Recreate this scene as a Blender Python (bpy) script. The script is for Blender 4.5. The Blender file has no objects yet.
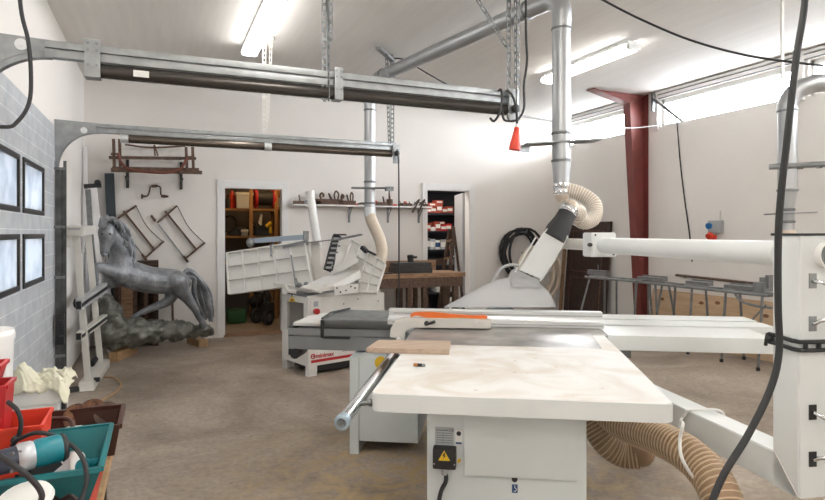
import bpy, bmesh, math, random
from mathutils import Vector, Matrix, Euler
from math import sin, cos, tan, radians, pi, sqrt, atan2
random.seed(7)
C = bpy.context.scene.collection
F, U0, H0, EH, TH = 590.0, 412.5, 232.5, 1.45, radians(23.3)
V = Vector

# ---------------------------------------------------------------- measuring helpers (photo point -> place in the room)
def W(u, v, z=None, d=None):
    if d is None: d = (EH - z) * F / (v - H0)
    l = (u - U0) / F * d
    return V((d*sin(TH) + l*cos(TH), d*cos(TH) - l*sin(TH), EH - (v - H0)/F*d))
def WY(u, v, Y):
    t = (u - U0)/F; return W(u, v, d=Y/(cos(TH) - t*sin(TH)))
def WX(u, v, X):
    t = (u - U0)/F; return W(u, v, d=X/(sin(TH) + t*cos(TH)))

# ---------------------------------------------------------------- materials
def new_mat(name):
    m = bpy.data.materials.new(name); m.use_nodes = True
    nt = m.node_tree; b = nt.nodes['Principled BSDF']
    return m, nt, b
def mat(name, col, rough=.5, metal=0., var=.0, scale=8., bump=0., bscale=60., stretch=None, col2=None, alpha=1., spec=None, detail=5.):
    m, nt, b = new_mat(name)
    b.inputs['Base Color'].default_value = (*col, 1); b.inputs['Roughness'].default_value = rough
    b.inputs['Metallic'].default_value = metal
    if spec is not None: b.inputs['Specular IOR Level'].default_value = spec
    tc = nt.nodes.new('ShaderNodeTexCoord'); mp = nt.nodes.new('ShaderNodeMapping')
    nt.links.new(tc.outputs['Object'], mp.inputs['Vector'])
    if stretch: mp.inputs['Scale'].default_value = stretch
    if var > 0 or col2:
        n = nt.nodes.new('ShaderNodeTexNoise'); n.inputs['Scale'].default_value = scale; n.inputs['Detail'].default_value = detail
        nt.links.new(mp.outputs['Vector'], n.inputs['Vector'])
        r = nt.nodes.new('ShaderNodeValToRGB')
        c2 = col2 or tuple(max(0, c*(1-var)) for c in col)
        r.color_ramp.elements[0].position = .35; r.color_ramp.elements[1].position = .65
        r.color_ramp.elements[0].color = (*c2, 1); r.color_ramp.elements[1].color = (*col, 1)
        nt.links.new(n.outputs['Fac'], r.inputs['Fac']); nt.links.new(r.outputs['Color'], b.inputs['Base Color'])
    if bump > 0:
        n2 = nt.nodes.new('ShaderNodeTexNoise'); n2.inputs['Scale'].default_value = bscale; n2.inputs['Detail'].default_value = 4
        nt.links.new(mp.outputs['Vector'], n2.inputs['Vector'])
        bp = nt.nodes.new('ShaderNodeBump'); bp.inputs['Strength'].default_value = bump; bp.inputs['Distance'].default_value = .01
        nt.links.new(n2.outputs['Fac'], bp.inputs['Height']); nt.links.new(bp.outputs['Normal'], b.inputs['Normal'])
    if alpha < 1: b.inputs['Alpha'].default_value = alpha
    return m
def emit(name, col, s):
    m, nt, b = new_mat(name)
    b.inputs['Base Color'].default_value = (*col, 1)
    b.inputs['Emission Color'].default_value = (*col, 1); b.inputs['Emission Strength'].default_value = s
    return m

M = {}
M['wall'] = mat('painted_wall', (.815, .785, .75), .85, var=.03, scale=1.5, bump=.08, bscale=20)
M['wall_panel'] = mat('wall_panel_white', (.82, .80, .77), .7, var=.03, scale=2)
M['ceiling'] = mat('ceiling_board', (.83, .81, .78), .75, var=.05, scale=3, stretch=(6, .4, 1), bump=.06, bscale=12)
M['trim'] = mat('white_trim', (.82, .81, .80), .5, var=.02, scale=4)
M['saw_white'] = mat('machine_white', (.74, .77, .77), .38, var=.05, scale=3)
M['saw_side'] = mat('machine_grey_white', (.66, .71, .72), .42, var=.05, scale=3)
M['planer_white'] = mat('planer_white', (.78, .77, .74), .42, var=.06, scale=5)
M['steel'] = mat('galvanised_steel', (.37, .39, .40), .40, .8, var=.22, scale=14, bump=.02)
M['steel_dull'] = mat('dull_galvanised', (.27, .285, .29), .5, .7, var=.3, scale=16)
M['duct'] = mat('spiral_duct_metal', (.50, .52, .54), .42, .85, var=.12, scale=5, stretch=(1, 1, .3))
M['chrome'] = mat('chrome', (.75, .76, .78), .1, 1.)
M['alu'] = mat('aluminium', (.74, .77, .78), .32, .75, var=.06, scale=6, stretch=(.3, 8, 8))
M['grey'] = mat('machine_grey', (.21, .22, .23), .45, .2, var=.1, scale=8)
M['lgrey'] = mat('light_grey_plastic', (.40, .41, .42), .5, var=.05)
M['black'] = mat('black_plastic', (.018, .018, .02), .45)
M['rubber'] = mat('black_rubber', (.025, .026, .028), .65, bump=.1, bscale=90)
M['tube_black'] = mat('dark_tube', (.075, .068, .062), .26, .6, var=.35, scale=5, stretch=(.4, 3, 3))
M['tube_tan'] = mat('tan_tube', (.17, .145, .12), .24, .8, var=.4, scale=4, stretch=(.4, 3, 3))
M['red'] = mat('red_plastic', (.52, .025, .03), .35, var=.15)
M['redor'] = mat('orange_red_plastic', (.75, .055, .025), .4, var=.1)
M['orange'] = mat('orange_plastic', (.78, .17, .03), .45, var=.1)
M['oxide'] = mat('red_oxide_steel', (.20, .045, .038), .5, .0, var=.2, scale=4)
M['teal'] = mat('teal_plastic', (.008, .17, .19), .38, var=.2, scale=6, bump=.03)
M['teal_tool'] = mat('teal_tool_plastic', (.008, .20, .25), .35, var=.1)
M['brown_pl'] = mat('brown_plastic', (.062, .022, .014), .38, var=.25, scale=6)
M['dwood'] = mat('dark_wood', (.085, .042, .022), .6, col2=(.035, .018, .011), scale=6, stretch=(1, 1, 6), bump=.1)
M['owood'] = mat('old_brown_wood', (.155, .09, .06), .65, col2=(.07, .038, .025), scale=9, stretch=(4, 4, 4), bump=.1)
M['bwood'] = mat('bench_wood', (.40, .24, .135), .6, col2=(.22, .12, .065), scale=6, stretch=(1, 6, 6), bump=.1)
M['lwood'] = mat('pale_pine', (.46, .30, .155), .6, col2=(.34, .20, .10), scale=5, stretch=(1, 8, 8))
M['board'] = mat('pale_cut_board', (.50, .39, .30), .6, col2=(.42, .31, .23), scale=5, stretch=(.8, 14, 14))
M['boarde'] = mat('board_edge', (.33, .20, .13), .65, col2=(.22, .13, .08), scale=20, stretch=(.8, 3, 14))
M['ply'] = mat('knotty_plywood', (.62, .45, .29), .6, col2=(.52, .36, .22), scale=3, stretch=(1, .7, 5))
M['midgrey'] = mat('mid_grey_paint', (.24, .25, .26), .45, .2, var=.08)
M['rear_fill'] = emit('rear_fill_glow', (1, .96, .90), 22)  # stronger glow for the added fill lamps behind the camera
M['yshelf'] = mat('yellow_shelf_wood', (.42, .22, .08), .55, col2=(.30, .15, .05), scale=5, stretch=(1, 1, 1))
M['cream_hose'] = mat('cream_hose', (.66, .57, .46), .4, var=.1, scale=10)
M['clear_hose'] = mat('pale_ribbed_hose', (.74, .67, .57), .35, var=.08, scale=12)
M['beige_hose'] = mat('beige_hose', (.31, .20, .115), .38, var=.2, scale=10)
M['cream'] = mat('cream_metal', (.66, .645, .60), .45, var=.05)
M['white'] = mat('white_plastic', (.80, .80, .78), .4, var=.03)
M['cloth'] = mat('pale_yellow_cloth', (.80, .77, .60), .9, var=.08, scale=15, bump=.3, bscale=40)
M['blueslat'] = mat('dark_blue_slat', (.028, .042, .052), .5)
M['cabinet_dark'] = mat('dark_brown_door', (.055, .028, .019), .5, col2=(.028, .014, .010), scale=4, stretch=(6, 6, 1))
M['yellow'] = mat('yellow_plastic', (.75, .48, .02), .45)
M['navy'] = mat('navy_sticker', (.02, .07, .2), .5)
M['stickergrey'] = mat('sticker_silver', (.42, .45, .47), .4)
M['ink'] = mat('ink', (.03, .03, .035), .7)
M['cork'] = mat('worn_cork_disc', (.23, .11, .055), .85, col2=(.07, .03, .018), scale=60, bump=.3)
M['case'] = mat('black_case', (.03, .03, .032), .55, var=.2)
M['paper'] = mat('white_paper', (.7, .7, .67), .8)
M['paint_red'] = mat('paint_box_red', (.42, .07, .045), .6, var=.3, scale=20)
M['shelf_dark'] = mat('blue_black_shelf', (.022, .026, .04), .5)
M['green'] = mat('dark_green', (.03, .12, .04), .5)
M['door_grey'] = mat('grey_door_leaf', (.42, .43, .45), .45, var=.04)
M['rust'] = mat('rusty_tool', (.13, .075, .05), .6, .3, col2=(.05, .035, .03), scale=30)
M['lamp'] = emit('fluorescent_tube', (1, .97, .93), 9)
M['upright'] = mat('dark_track_steel', (.13, .135, .135), .4, .6, var=.5, scale=10)
M['glow'] = emit('warm_bulb', (1, .62, .25), 22)

def floor_mat():
    m, nt, b = new_mat('concrete_floor')
    N = nt.nodes.new; L = nt.links.new
    tc = N('ShaderNodeTexCoord')
    def noise(s, det=6, dist=0.):
        n = N('ShaderNodeTexNoise'); n.inputs['Scale'].default_value = s; n.inputs['Detail'].default_value = det; n.inputs['Distortion'].default_value = dist
        n.inputs['Roughness'].default_value = .62
        L(tc.outputs['Object'], n.inputs['Vector']); return n
    def ramp(src, stops):
        r = N('ShaderNodeValToRGB'); L(src, r.inputs['Fac'])
        while len(r.color_ramp.elements) < len(stops): r.color_ramp.elements.new(.5)
        for e, (p, c) in zip(r.color_ramp.elements, stops): e.position = p; e.color = (*c, 1)
        return r
    def mix(a, bb, fac, kind='MIX'):
        x = N('ShaderNodeMix'); x.data_type = 'RGBA'; x.blend_type = kind
        L(a, x.inputs[6]); L(bb, x.inputs[7])
        if isinstance(fac, float): x.inputs[0].default_value = fac
        else: L(fac, x.inputs[0])
        return x.outputs[2]
    base = ramp(noise(.9, 8, .6).outputs['Fac'], [(.34, (.225, .185, .148)), (.5, (.35, .292, .238)), (.66, (.46, .40, .34))]).outputs['Color']
    grain = ramp(noise(28, 5).outputs['Fac'], [(.35, (.80, .80, .80)), (.65, (1.07, 1.06, 1.05))]).outputs['Color']
    c = mix(base, grain, 1., 'MULTIPLY')
    # long swirls left by the power float
    sw = ramp(noise(2.2, 4, 3.5).outputs['Fac'], [(.44, (1, 1, 1)), (.5, (1.12, 1.11, 1.09)), (.56, (1, 1, 1))]).outputs['Color']
    c = mix(c, sw, 1., 'MULTIPLY')
    # dark specks and pale chips
    vo = N('ShaderNodeTexVoronoi'); vo.inputs['Scale'].default_value = 5.5; L(tc.outputs['Object'], vo.inputs['Vector'])
    sp = ramp(vo.outputs['Distance'], [(.035, (1, 1, 1)), (.06, (0, 0, 0))])
    dark = N('ShaderNodeRGB'); dark.outputs[0].default_value = (.07, .055, .045, 1)
    mm = N('ShaderNodeMath'); mm.operation = 'MULTIPLY'; L(sp.outputs['Color'], mm.inputs[0]); mm.inputs[1].default_value = .75
    c = mix(c, dark.outputs[0], mm.outputs[0])
    vo2 = N('ShaderNodeTexVoronoi'); vo2.inputs['Scale'].default_value = 17; L(tc.outputs['Object'], vo2.inputs['Vector'])
    # sawdust around the saw: yellow dust by distance from the saw
    mp = N('ShaderNodeMapping'); L(tc.outputs['Object'], mp.inputs['Vector'])
    vs = N('ShaderNodeVectorMath'); vs.operation = 'DISTANCE'; L(tc.outputs['Object'], vs.inputs[0]); vs.inputs[1].default_value = (1.55, 3.05, 0)
    dd = ramp(vs.outputs['Value'], [(.0, (1, 1, 1)), (.98, (0, 0, 0))])
    mr = N('ShaderNodeMapRange'); L(vs.outputs['Value'], mr.inputs['Value']); mr.inputs['From Min'].default_value = .5; mr.inputs['From Max'].default_value = 1.7
    mr.inputs['To Min'].default_value = 1; mr.inputs['To Max'].default_value = 0
    sn = ramp(noise(5, 8, 1.).outputs['Fac'], [(.42, (0, 0, 0)), (.66, (1, 1, 1))])
    m2 = N('ShaderNodeMath'); m2.operation = 'MULTIPLY'; L(mr.outputs['Result'], m2.inputs[0]); L(sn.outputs['Color'], m2.inputs[1])
    dust = N('ShaderNodeRGB'); dust.outputs[0].default_value = (.50, .35, .17, 1)
    c = mix(c, dust.outputs[0], m2.outputs[0])
    chips = ramp(vo2.outputs['Distance'], [(.05, (1, 1, 1)), (.09, (0, 0, 0))])
    m3 = N('ShaderNodeMath'); m3.operation = 'MULTIPLY'; L(chips.outputs['Color'], m3.inputs[0]); L(mr.outputs['Result'], m3.inputs[1])
    pale = N('ShaderNodeRGB'); pale.outputs[0].default_value = (.62, .50, .36, 1)
    c = mix(c, pale.outputs[0], m3.outputs[0])
    L(c, b.inputs['Base Color'])
    rr = N('ShaderNodeMapRange'); L(noise(3.5).outputs['Fac'], rr.inputs['Value']); rr.inputs['To Min'].default_value = .42; rr.inputs['To Max'].default_value = .8
    L(rr.outputs['Result'], b.inputs['Roughness'])
    bp = N('ShaderNodeBump'); bp.inputs['Strength'].default_value = .1; bp.inputs['Distance'].default_value = .01
    L(noise(40).outputs['Fac'], bp.inputs['Height']); L(bp.outputs['Normal'], b.inputs['Normal'])
    return m
M['floor'] = floor_mat()

def door_panel_mat():   # embossed sectional door skin: horizontal seams every 9 cm
    m, nt, b = new_mat('sectional_door_skin')
    N = nt.nodes.new; L = nt.links.new
    tc = N('ShaderNodeTexCoord'); sx = N('ShaderNodeSeparateXYZ'); L(tc.outputs['Object'], sx.inputs[0])
    mo = N('ShaderNodeMath'); mo.operation = 'FRACT'; dv = N('ShaderNodeMath'); dv.operation = 'DIVIDE'; dv.inputs[1].default_value = .105
    L(sx.outputs['Z'], dv.inputs[0]); L(dv.outputs[0], mo.inputs[0])
    r = N('ShaderNodeValToRGB'); L(mo.outputs[0], r.inputs['Fac'])
    r.color_ramp.elements[0].position = .02; r.color_ramp.elements[0].color = (.80, .82, .84, 1)
    r.color_ramp.elements[1].position = .055; r.color_ramp.elements[1].color = (.49, .515, .545, 1)
    n = N('ShaderNodeTexNoise'); n.inputs['Scale'].default_value = 9; L(tc.outputs['Object'], n.inputs['Vector'])
    r2 = N('ShaderNodeValToRGB'); L(n.outputs['Fac'], r2.inputs['Fac']); r2.color_ramp.elements[0].position = .35; r2.color_ramp.elements[1].position = .65
    r2.color_ramp.elements[0].color = (.86, .87, .88, 1); r2.color_ramp.elements[1].color = (1.05, 1.04, 1.02, 1)
    x = N('ShaderNodeMix'); x.data_type = 'RGBA'; x.blend_type = 'MULTIPLY'; x.inputs[0].default_value = 1
    L(r.outputs['Color'], x.inputs[6]); L(r2.outputs['Color'], x.inputs[7]); L(x.outputs[2], b.inputs['Base Color'])
    b.inputs['Roughness'].default_value = .5
    bp = N('ShaderNodeBump'); bp.inputs['Strength'].default_value = .4; L(mo.outputs[0], bp.inputs['Height']); bp.inputs['Distance'].default_value = .003
    L(bp.outputs['Normal'], b.inputs['Normal'])
    return m
M['gdoor'] = door_panel_mat()

def stone_mat(name, a, c, g):
    m, nt, b = new_mat(name)
    N = nt.nodes.new; L = nt.links.new
    tc = N('ShaderNodeTexCoord')
    n = N('ShaderNodeTexNoise'); n.inputs['Scale'].default_value = 6; n.inputs['Detail'].default_value = 9; n.inputs['Roughness'].default_value = .7
    L(tc.outputs['Object'], n.inputs['Vector'])
    r = N('ShaderNodeValToRGB'); L(n.outputs['Fac'], r.inputs['Fac']); r.color_ramp.elements.new(.5)
    for e, (p, cc) in zip(r.color_ramp.elements, [(.3, a), (.52, c), (.75, g)]): e.position = p; e.color = (*cc, 1)
    L(r.outputs['Color'], b.inputs['Base Color']); b.inputs['Roughness'].default_value = .38
    b.inputs['Metallic'].default_value = .25
    n2 = N('ShaderNodeTexNoise'); n2.inputs['Scale'].default_value = 45; n2.inputs['Detail'].default_value = 4; L(tc.outputs['Object'], n2.inputs['Vector'])
    bp = N('ShaderNodeBump'); bp.inputs['Strength'].default_value = .45; bp.inputs['Distance'].default_value = .012
    L(n2.outputs['Fac'], bp.inputs['Height']); L(bp.outputs['Normal'], b.inputs['Normal'])
    return m
M['horse'] = stone_mat('grey_cast_metal', (.10, .107, .117), (.24, .255, .275), (.46, .48, .51))
M['rock'] = stone_mat('mossy_grey_cast', (.06, .06, .052), (.15, .152, .13), (.30, .305, .28))

def clear_mat(name, col, fac, rough=.2):
    m, nt, b = new_mat(name)
    b.inputs['Base Color'].default_value = (*col, 1); b.inputs['Roughness'].default_value = rough
    t = nt.nodes.new('ShaderNodeBsdfTransparent'); x = nt.nodes.new('ShaderNodeMixShader'); x.inputs[0].default_value = fac
    o = nt.nodes['Material Output']
    nt.links.new(t.outputs[0], x.inputs[1]); nt.links.new(b.outputs[0], x.inputs[2]); nt.links.new(x.outputs[0], o.inputs['Surface'])
    return m
M['hood'] = clear_mat('cloudy_clear_plastic', (.86, .88, .90), .52)
M['glass'] = clear_mat('window_glass', (.9, .95, 1.), .08, .05)
def pane_mat():
    m, nt, b = new_mat('frosted_door_pane')
    n = nt.nodes.new('ShaderNodeTexNoise'); n.inputs['Scale'].default_value = 5; tc = nt.nodes.new('ShaderNodeTexCoord'); nt.links.new(tc.outputs['Object'], n.inputs['Vector'])
    r = nt.nodes.new('ShaderNodeValToRGB'); nt.links.new(n.outputs['Fac'], r.inputs['Fac'])
    r.color_ramp.elements[0].position = .35; r.color_ramp.elements[0].color = (.52, .58, .65, 1); r.color_ramp.elements[1].position = .62; r.color_ramp.elements[1].color = (.74, .79, .84, 1)
    t = nt.nodes.new('ShaderNodeBsdfTranslucent'); x = nt.nodes.new('ShaderNodeMixShader'); x.inputs[0].default_value = .88
    nt.links.new(r.outputs['Color'], b.inputs['Base Color']); nt.links.new(r.outputs['Color'], t.inputs['Color']); b.inputs['Roughness'].default_value = .15
    o = nt.nodes['Material Output']; nt.links.new(t.outputs[0], x.inputs[1]); nt.links.new(b.outputs[0], x.inputs[2]); nt.links.new(x.outputs[0], o.inputs['Surface'])
    return m
M['panelit'] = pane_mat()
M['clearhose'] = clear_mat('cloudy_ribbed_hose', (.60, .51, .41), .93, .3)

M['wire'] = mat('pale_hose_spiral', (.80, .77, .72), .35)
M['wire_beige'] = mat('beige_hose_spiral', (.56, .42, .28), .35)
# ---------------------------------------------------------------- mesh building
class MB:
    def __init__(s): s.bm = bmesh.new()
    def box(s, x0, x1, y0, y1, z0, z1, bev=0.):
        b = bmesh.new()
        r = bmesh.ops.create_cube(b, size=1)
        for v in r['verts']:
            v.co = V(((x0+x1)/2 + v.co.x*(x1-x0), (y0+y1)/2 + v.co.y*(y1-y0), (z0+z1)/2 + v.co.z*(z1-z0)))
        if bev: bmesh.ops.bevel(b, geom=b.edges[:], offset=min(bev, .45*min(abs(x1-x0), abs(y1-y0), abs(z1-z0))), segments=2, affect='EDGES', profile=.7)
        return s._add(b)
    def _add(s, b):
        me = bpy.data.meshes.new('t'); b.to_mesh(me); b.free(); s.bm.from_mesh(me); bpy.data.meshes.remove(me); return s
    def hexa(s, pts):   # eight corners: bottom four, top four
        vs = [s.bm.verts.new(p) for p in pts]
        for f in ((0,3,2,1), (4,5,6,7), (0,1,5,4), (1,2,6,5), (2,3,7,6), (3,0,4,7)): s.bm.faces.new([vs[i] for i in f])
        return s
    def bar(s, a, b, w, t, up=V((0,0,1)), bev=0.):   # rectangular bar: w across, t along 'up'
        a, b, up = V(a), V(b), V(up); d = (b-a)
        if d.length < 1e-6: return s
        d.normalize()
        if abs(d.dot(up)) > .98: up = V((1,0,0)) if abs(d.x) < .9 else V((0,1,0))
        x = d.cross(up).normalized(); y = x.cross(d).normalized()
        P = [a - x*w/2 - y*t/2, a + x*w/2 - y*t/2, b + x*w/2 - y*t/2, b - x*w/2 - y*t/2]
        return s.hexa(P + [p + y*t for p in P])
    def tube(s, pts, r, n=12, cap=True, flat=1., up=None):
        pts = [V(p) for p in pts]; m = len(pts)
        R = r if isinstance(r, (list, tuple)) else [r]*m
        tang = []
        for i in range(m):
            d = pts[min(i+1, m-1)] - pts[max(i-1, 0)]
            tang.append(d.normalized() if d.length > 1e-9 else V((0,0,1)))
        ref = V(up) if up else (V((0,0,1)) if abs(tang[0].z) < .9 else V((1,0,0)))
        x = tang[0].cross(ref).normalized(); rings = []
        for i in range(m):
            t = tang[i]; x = (x - t*x.dot(t))
            x = x.normalized() if x.length > 1e-6 else t.orthogonal().normalized()
            y = t.cross(x).normalized()
            rings.append([s.bm.verts.new(pts[i] + x*cos(2*pi*k/n)*R[i] + y*sin(2*pi*k/n)*R[i]*flat) for k in range(n)])
        for i in range(m-1):
            for k in range(n):
                s.bm.faces.new([rings[i][k], rings[i][(k+1) % n], rings[i+1][(k+1) % n], rings[i+1][k]])
        if cap:
            s.bm.faces.new(rings[0][::-1]); s.bm.faces.new(rings[-1])
        return s
    def prism(s, poly, e):      # polygon of 3D points swept by vector e
        e = V(e); a = [s.bm.verts.new(V(p)) for p in poly]; b = [s.bm.verts.new(V(p)+e) for p in poly]; n = len(poly)
        s.bm.faces.new(a[::-1]); s.bm.faces.new(b)
        for i in range(n): s.bm.faces.new([a[i], a[(i+1) % n], b[(i+1) % n], b[i]])
        return s
    def lathe(s, prof, c=(0,0,0), ax=(0,0,1), n=24):
        c, ax = V(c), V(ax).normalized(); x = ax.orthogonal().normalized(); y = ax.cross(x); rings = []
        for r, h in prof:
            rings.append([s.bm.verts.new(c + ax*h + x*cos(2*pi*k/n)*max(r, 1e-4) + y*sin(2*pi*k/n)*max(r, 1e-4)) for k in range(n)])
        for i in range(len(prof)-1):
            for k in range(n): s.bm.faces.new([rings[i][k], rings[i][(k+1) % n], rings[i+1][(k+1) % n], rings[i+1][k]])
        s.bm.faces.new(rings[0][::-1]); s.bm.faces.new(rings[-1]); return s
    def disc(s, c, ax, r, h, n=20): 
        return s.lathe([(r, 0), (r, h)], c, ax, n)
    def ball(s, c, r, sc=(1,1,1), seg=14):
        b = bmesh.new(); bmesh.ops.create_uvsphere(b, u_segments=seg, v_segments=seg//2+1, radius=1)
        for v in b.verts: v.co = V((c[0]+v.co.x*r*sc[0], c[1]+v.co.y*r*sc[1], c[2]+v.co.z*r*sc[2]))
        return s._add(b)
    def perf(s, a, b, w, side, pitch=.05, t=.003, lip=None):  # slotted steel strip with true holes
        a, b, side = V(a), V(b), V(side).normalized(); d = b-a; Ln = d.length; d.normalize(); nrm = d.cross(side).normalized()
        for k in (-1, 1):
            p = a + side*k*w*.36; s.bar(p, p + d*Ln, w*.28, t, nrm)
        n = max(2, int(Ln/pitch))
        for i in range(n+1):
            p = a + d*(Ln*i/n); q = p - d*pitch*.19; q2 = p + d*pitch*.19
            s.bar(q, q2, w*.5, t*.96, nrm)
        if lip:
            p = a + side*w/2*lip; s.bar(p + nrm*w*.4, p + nrm*w*.4 + d*Ln, t, w*.8, nrm)
        return s

def smooth(pts, n=8):   # Catmull-Rom through points
    pts = [V(p) for p in pts]; out = []; P = [pts[0]*2-pts[1]] + pts + [pts[-1]*2-pts[-2]]
    for i in range(1, len(P)-2):
        for k in range(n):
            t = k/n; a, b, c, d = P[i-1], P[i], P[i+1], P[i+2]
            out.append(.5*((2*b) + (c-a)*t + (2*a-5*b+4*c-d)*t*t + (3*b-a-3*c+d)*t**3))
    return out + [pts[-1]]
def ribbed(pts, r, pitch, amp, n=16, sub=30):
    path = smooth(pts, sub); out = [path[0]]; 
    # resample evenly at quarter pitch
    step = pitch/4; acc = 0; last = path[0]
    for p in path[1:]:
        while (p-last).length >= step:
            last = last + (p-last).normalized()*step; out.append(last.copy())
    return MB().tube(out, r, n), helix(MB(), out, r+.0005, pitch, amp)

def helix(mb, path, r, pitch, wr, n=14):
    out = []; d0 = 0; Ls = [0]
    for i in range(1, len(path)): Ls.append(Ls[-1] + (path[i]-path[i-1]).length)
    x = (path[1]-path[0]).orthogonal().normalized(); i = 0; N_ = int(Ls[-1]/pitch*n)
    for k in range(N_+1):
        s_ = Ls[-1]*k/N_
        while i < len(path)-2 and Ls[i+1] < s_: i += 1
        f = (s_-Ls[i])/max(1e-9, Ls[i+1]-Ls[i]); p = path[i].lerp(path[i+1], f); tg = path[min(i+2, len(path)-1)]-path[max(i-1, 0)]; tg.normalize()
        x = (x - tg*x.dot(tg)).normalized(); y = tg.cross(x); a = 2*pi*s_/pitch
        out.append(p + x*cos(a)*r + y*sin(a)*r)
    return mb.tube(out, wr, 5)
def link(name, mb, m, parent=None, sm=True, M4=None, angle=40):
    me = bpy.data.meshes.new(name)
    bm = mb.bm
    if M4 is not None: bm.transform(M4)
    bmesh.ops.recalc_face_normals(bm, faces=bm.faces[:])
    if sm:
        for f in bm.faces: f.smooth = True
        for e in bm.edges:
            if len(e.link_faces) == 2 and e.calc_face_angle(0) > radians(angle): e.smooth = False
    bm.to_mesh(me); bm.free()
    o = bpy.data.objects.new(name, me); C.objects.link(o); me.materials.append(m if not isinstance(m, str) else M[m])
    if parent: o.parent = parent
    return o
class Thing:
    def __init__(s, name, label, cat, loc=(0,0,0), rz=0., group=None):
        s.o = bpy.data.objects.new(name, None); C.objects.link(s.o); s.o.empty_display_size = .1
        s.o.location = loc; s.o.rotation_euler = (0, 0, rz)
        if label: s.o['label'] = label; s.o['category'] = cat
        if group: s.o['group'] = group
        s.M = Matrix.Translation(V(loc)) @ Matrix.Rotation(rz, 4, 'Z'); s.I = s.M.inverted()
    def part(s, name, mb, m, under=None, world=False, sm=True, label=None, angle=40):
        o = link(name, mb, m, under or s.o, sm, s.I if world else None, angle)
        if label: o['label'] = label
        return o
    def wl(s, p): return s.I @ V(p)
def hose(t, name, rb, m, wm, world=False):
    o = t.part(name, rb[0], m, world=world); t.part('hose_spiral', rb[1], wm, under=o, world=world); return o
def solo(name, mb, m, label, cat, group=None, sm=True, M4=None):
    bm = mb.bm
    if M4 is not None: bm.transform(M4)
    xs = [v.co for v in bm.verts]; lo = V([min(c[i] for c in xs) for i in range(3)]); hi = V([max(c[i] for c in xs) for i in range(3)])
    c = V(((lo.x+hi.x)/2, (lo.y+hi.y)/2, lo.z))
    o = link(name, mb, m, None, sm, Matrix.Translation(-c)); o.location = c
    o['label'] = label; o['category'] = cat
    if group: o['group'] = group
    return o
def struct(name, mb, m, parent=None, sm=False):
    o = link(name, mb, m, parent, sm)
    if not parent: o['kind'] = 'structure'
    return o
def text(name, body, size, origin, xd, yd, m, parent, inv=None, depth=.0006, align='LEFT', bold=0.):
    cu = bpy.data.curves.new('t', 'FONT'); cu.body = body; cu.size = size; cu.extrude = depth; cu.align_x = align; cu.offset = bold; cu.resolution_u = 3
    tmp = bpy.data.objects.new('t', cu); C.objects.link(tmp)
    dg = bpy.context.evaluated_depsgraph_get(); me = bpy.data.meshes.new_from_object(tmp.evaluated_get(dg)); bpy.data.objects.remove(tmp)
    xd, yd = V(xd).normalized(), V(yd).normalized(); n = xd.cross(yd); o3 = V(origin)
    mt = Matrix(((xd.x, yd.x, n.x, o3.x), (xd.y, yd.y, n.y, o3.y), (xd.z, yd.z, n.z, o3.z), (0,0,0,1)))
    if inv is not None: mt = inv @ mt
    me.transform(mt); me.materials.clear(); me.materials.append(M[m])
    o = bpy.data.objects.new(name, me); C.objects.link(o); o.parent = parent
    return o

# ================================================================ THE ROOM
XL, XR, YB, YF, ZC = -.87, 6.43, 8.54, -2.6, 3.42
def holed(axis, c0, c1, a0, a1, z0, z1, holes):
    mb = MB(); A = sorted({a0, a1, *[h[0] for h in holes], *[h[1] for h in holes]}); Z = sorted({z0, z1, *[h[2] for h in holes], *[h[3] for h in holes]})
    for i in range(len(A)-1):
        for j in range(len(Z)-1):
            ca, cz = (A[i]+A[i+1])/2, (Z[j]+Z[j+1])/2
            if any(h[0] < ca < h[1] and h[2] < cz < h[3] for h in holes): continue
            if axis == 'x': mb.box(c0, c1, A[i], A[i+1], Z[j], Z[j+1])
            else: mb.box(A[i], A[i+1], c0, c1, Z[j], Z[j+1])
    bmesh.ops.remove_doubles(mb.bm, verts=mb.bm.verts[:], dist=1e-5)
    return mb
mb = MB(); mb.box(XL-.25, XR+.25, YF-.2, 12.2, -.1, 0); struct('floor', mb, 'floor')
mb = MB(); mb.box(XL-.25, XR+.25, YF-.2, YB+.2, ZC, ZC+.12); struct('ceiling', mb, 'ceiling')
mb = MB(); mb.box(XL-.6, XR+1.12, YF-.2, YB+.2, ZC+.12, ZC+.22); struct('roof', mb, 'wall_panel')
mb = MB(); mb.box(-30, 40, -30, 40, -.3, -.12); struct('ground', mb, 'lgrey')

D1 = (.828, 1.648, 2.085); D2 = (3.912, 4.70, 2.145)
struct('wall_back', holed('y', YB, YB+.12, XL-.2, XR+.2, 0, ZC, [(D1[0], D1[1], 0, D1[2]), (D2[0], D2[1], 0, D2[2])]), 'wall')
GY0, GY1, GZ = 3.5, 6.08, 2.40
struct('wall_left', holed('x', XL-.25, XL, YF, YB, 0, ZC, [(GY0, GY1, 0, GZ-.03)]), 'wall')
WINS = [(6.74, 8.44), (4.33, 6.20), (2.30, 4.15), (.28, 2.12), (-1.75, .10)]
struct('wall_right', holed('x', XR, XR+.22, YF, YB, 0, ZC, [(a, b, 2.92, 3.31) for a, b in WINS]), 'wall')
mb = MB(); mb.box(XL-.2, XR+.2, YF-.2, YF, 0, ZC); struct('wall_rear', mb, 'wall')

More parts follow.
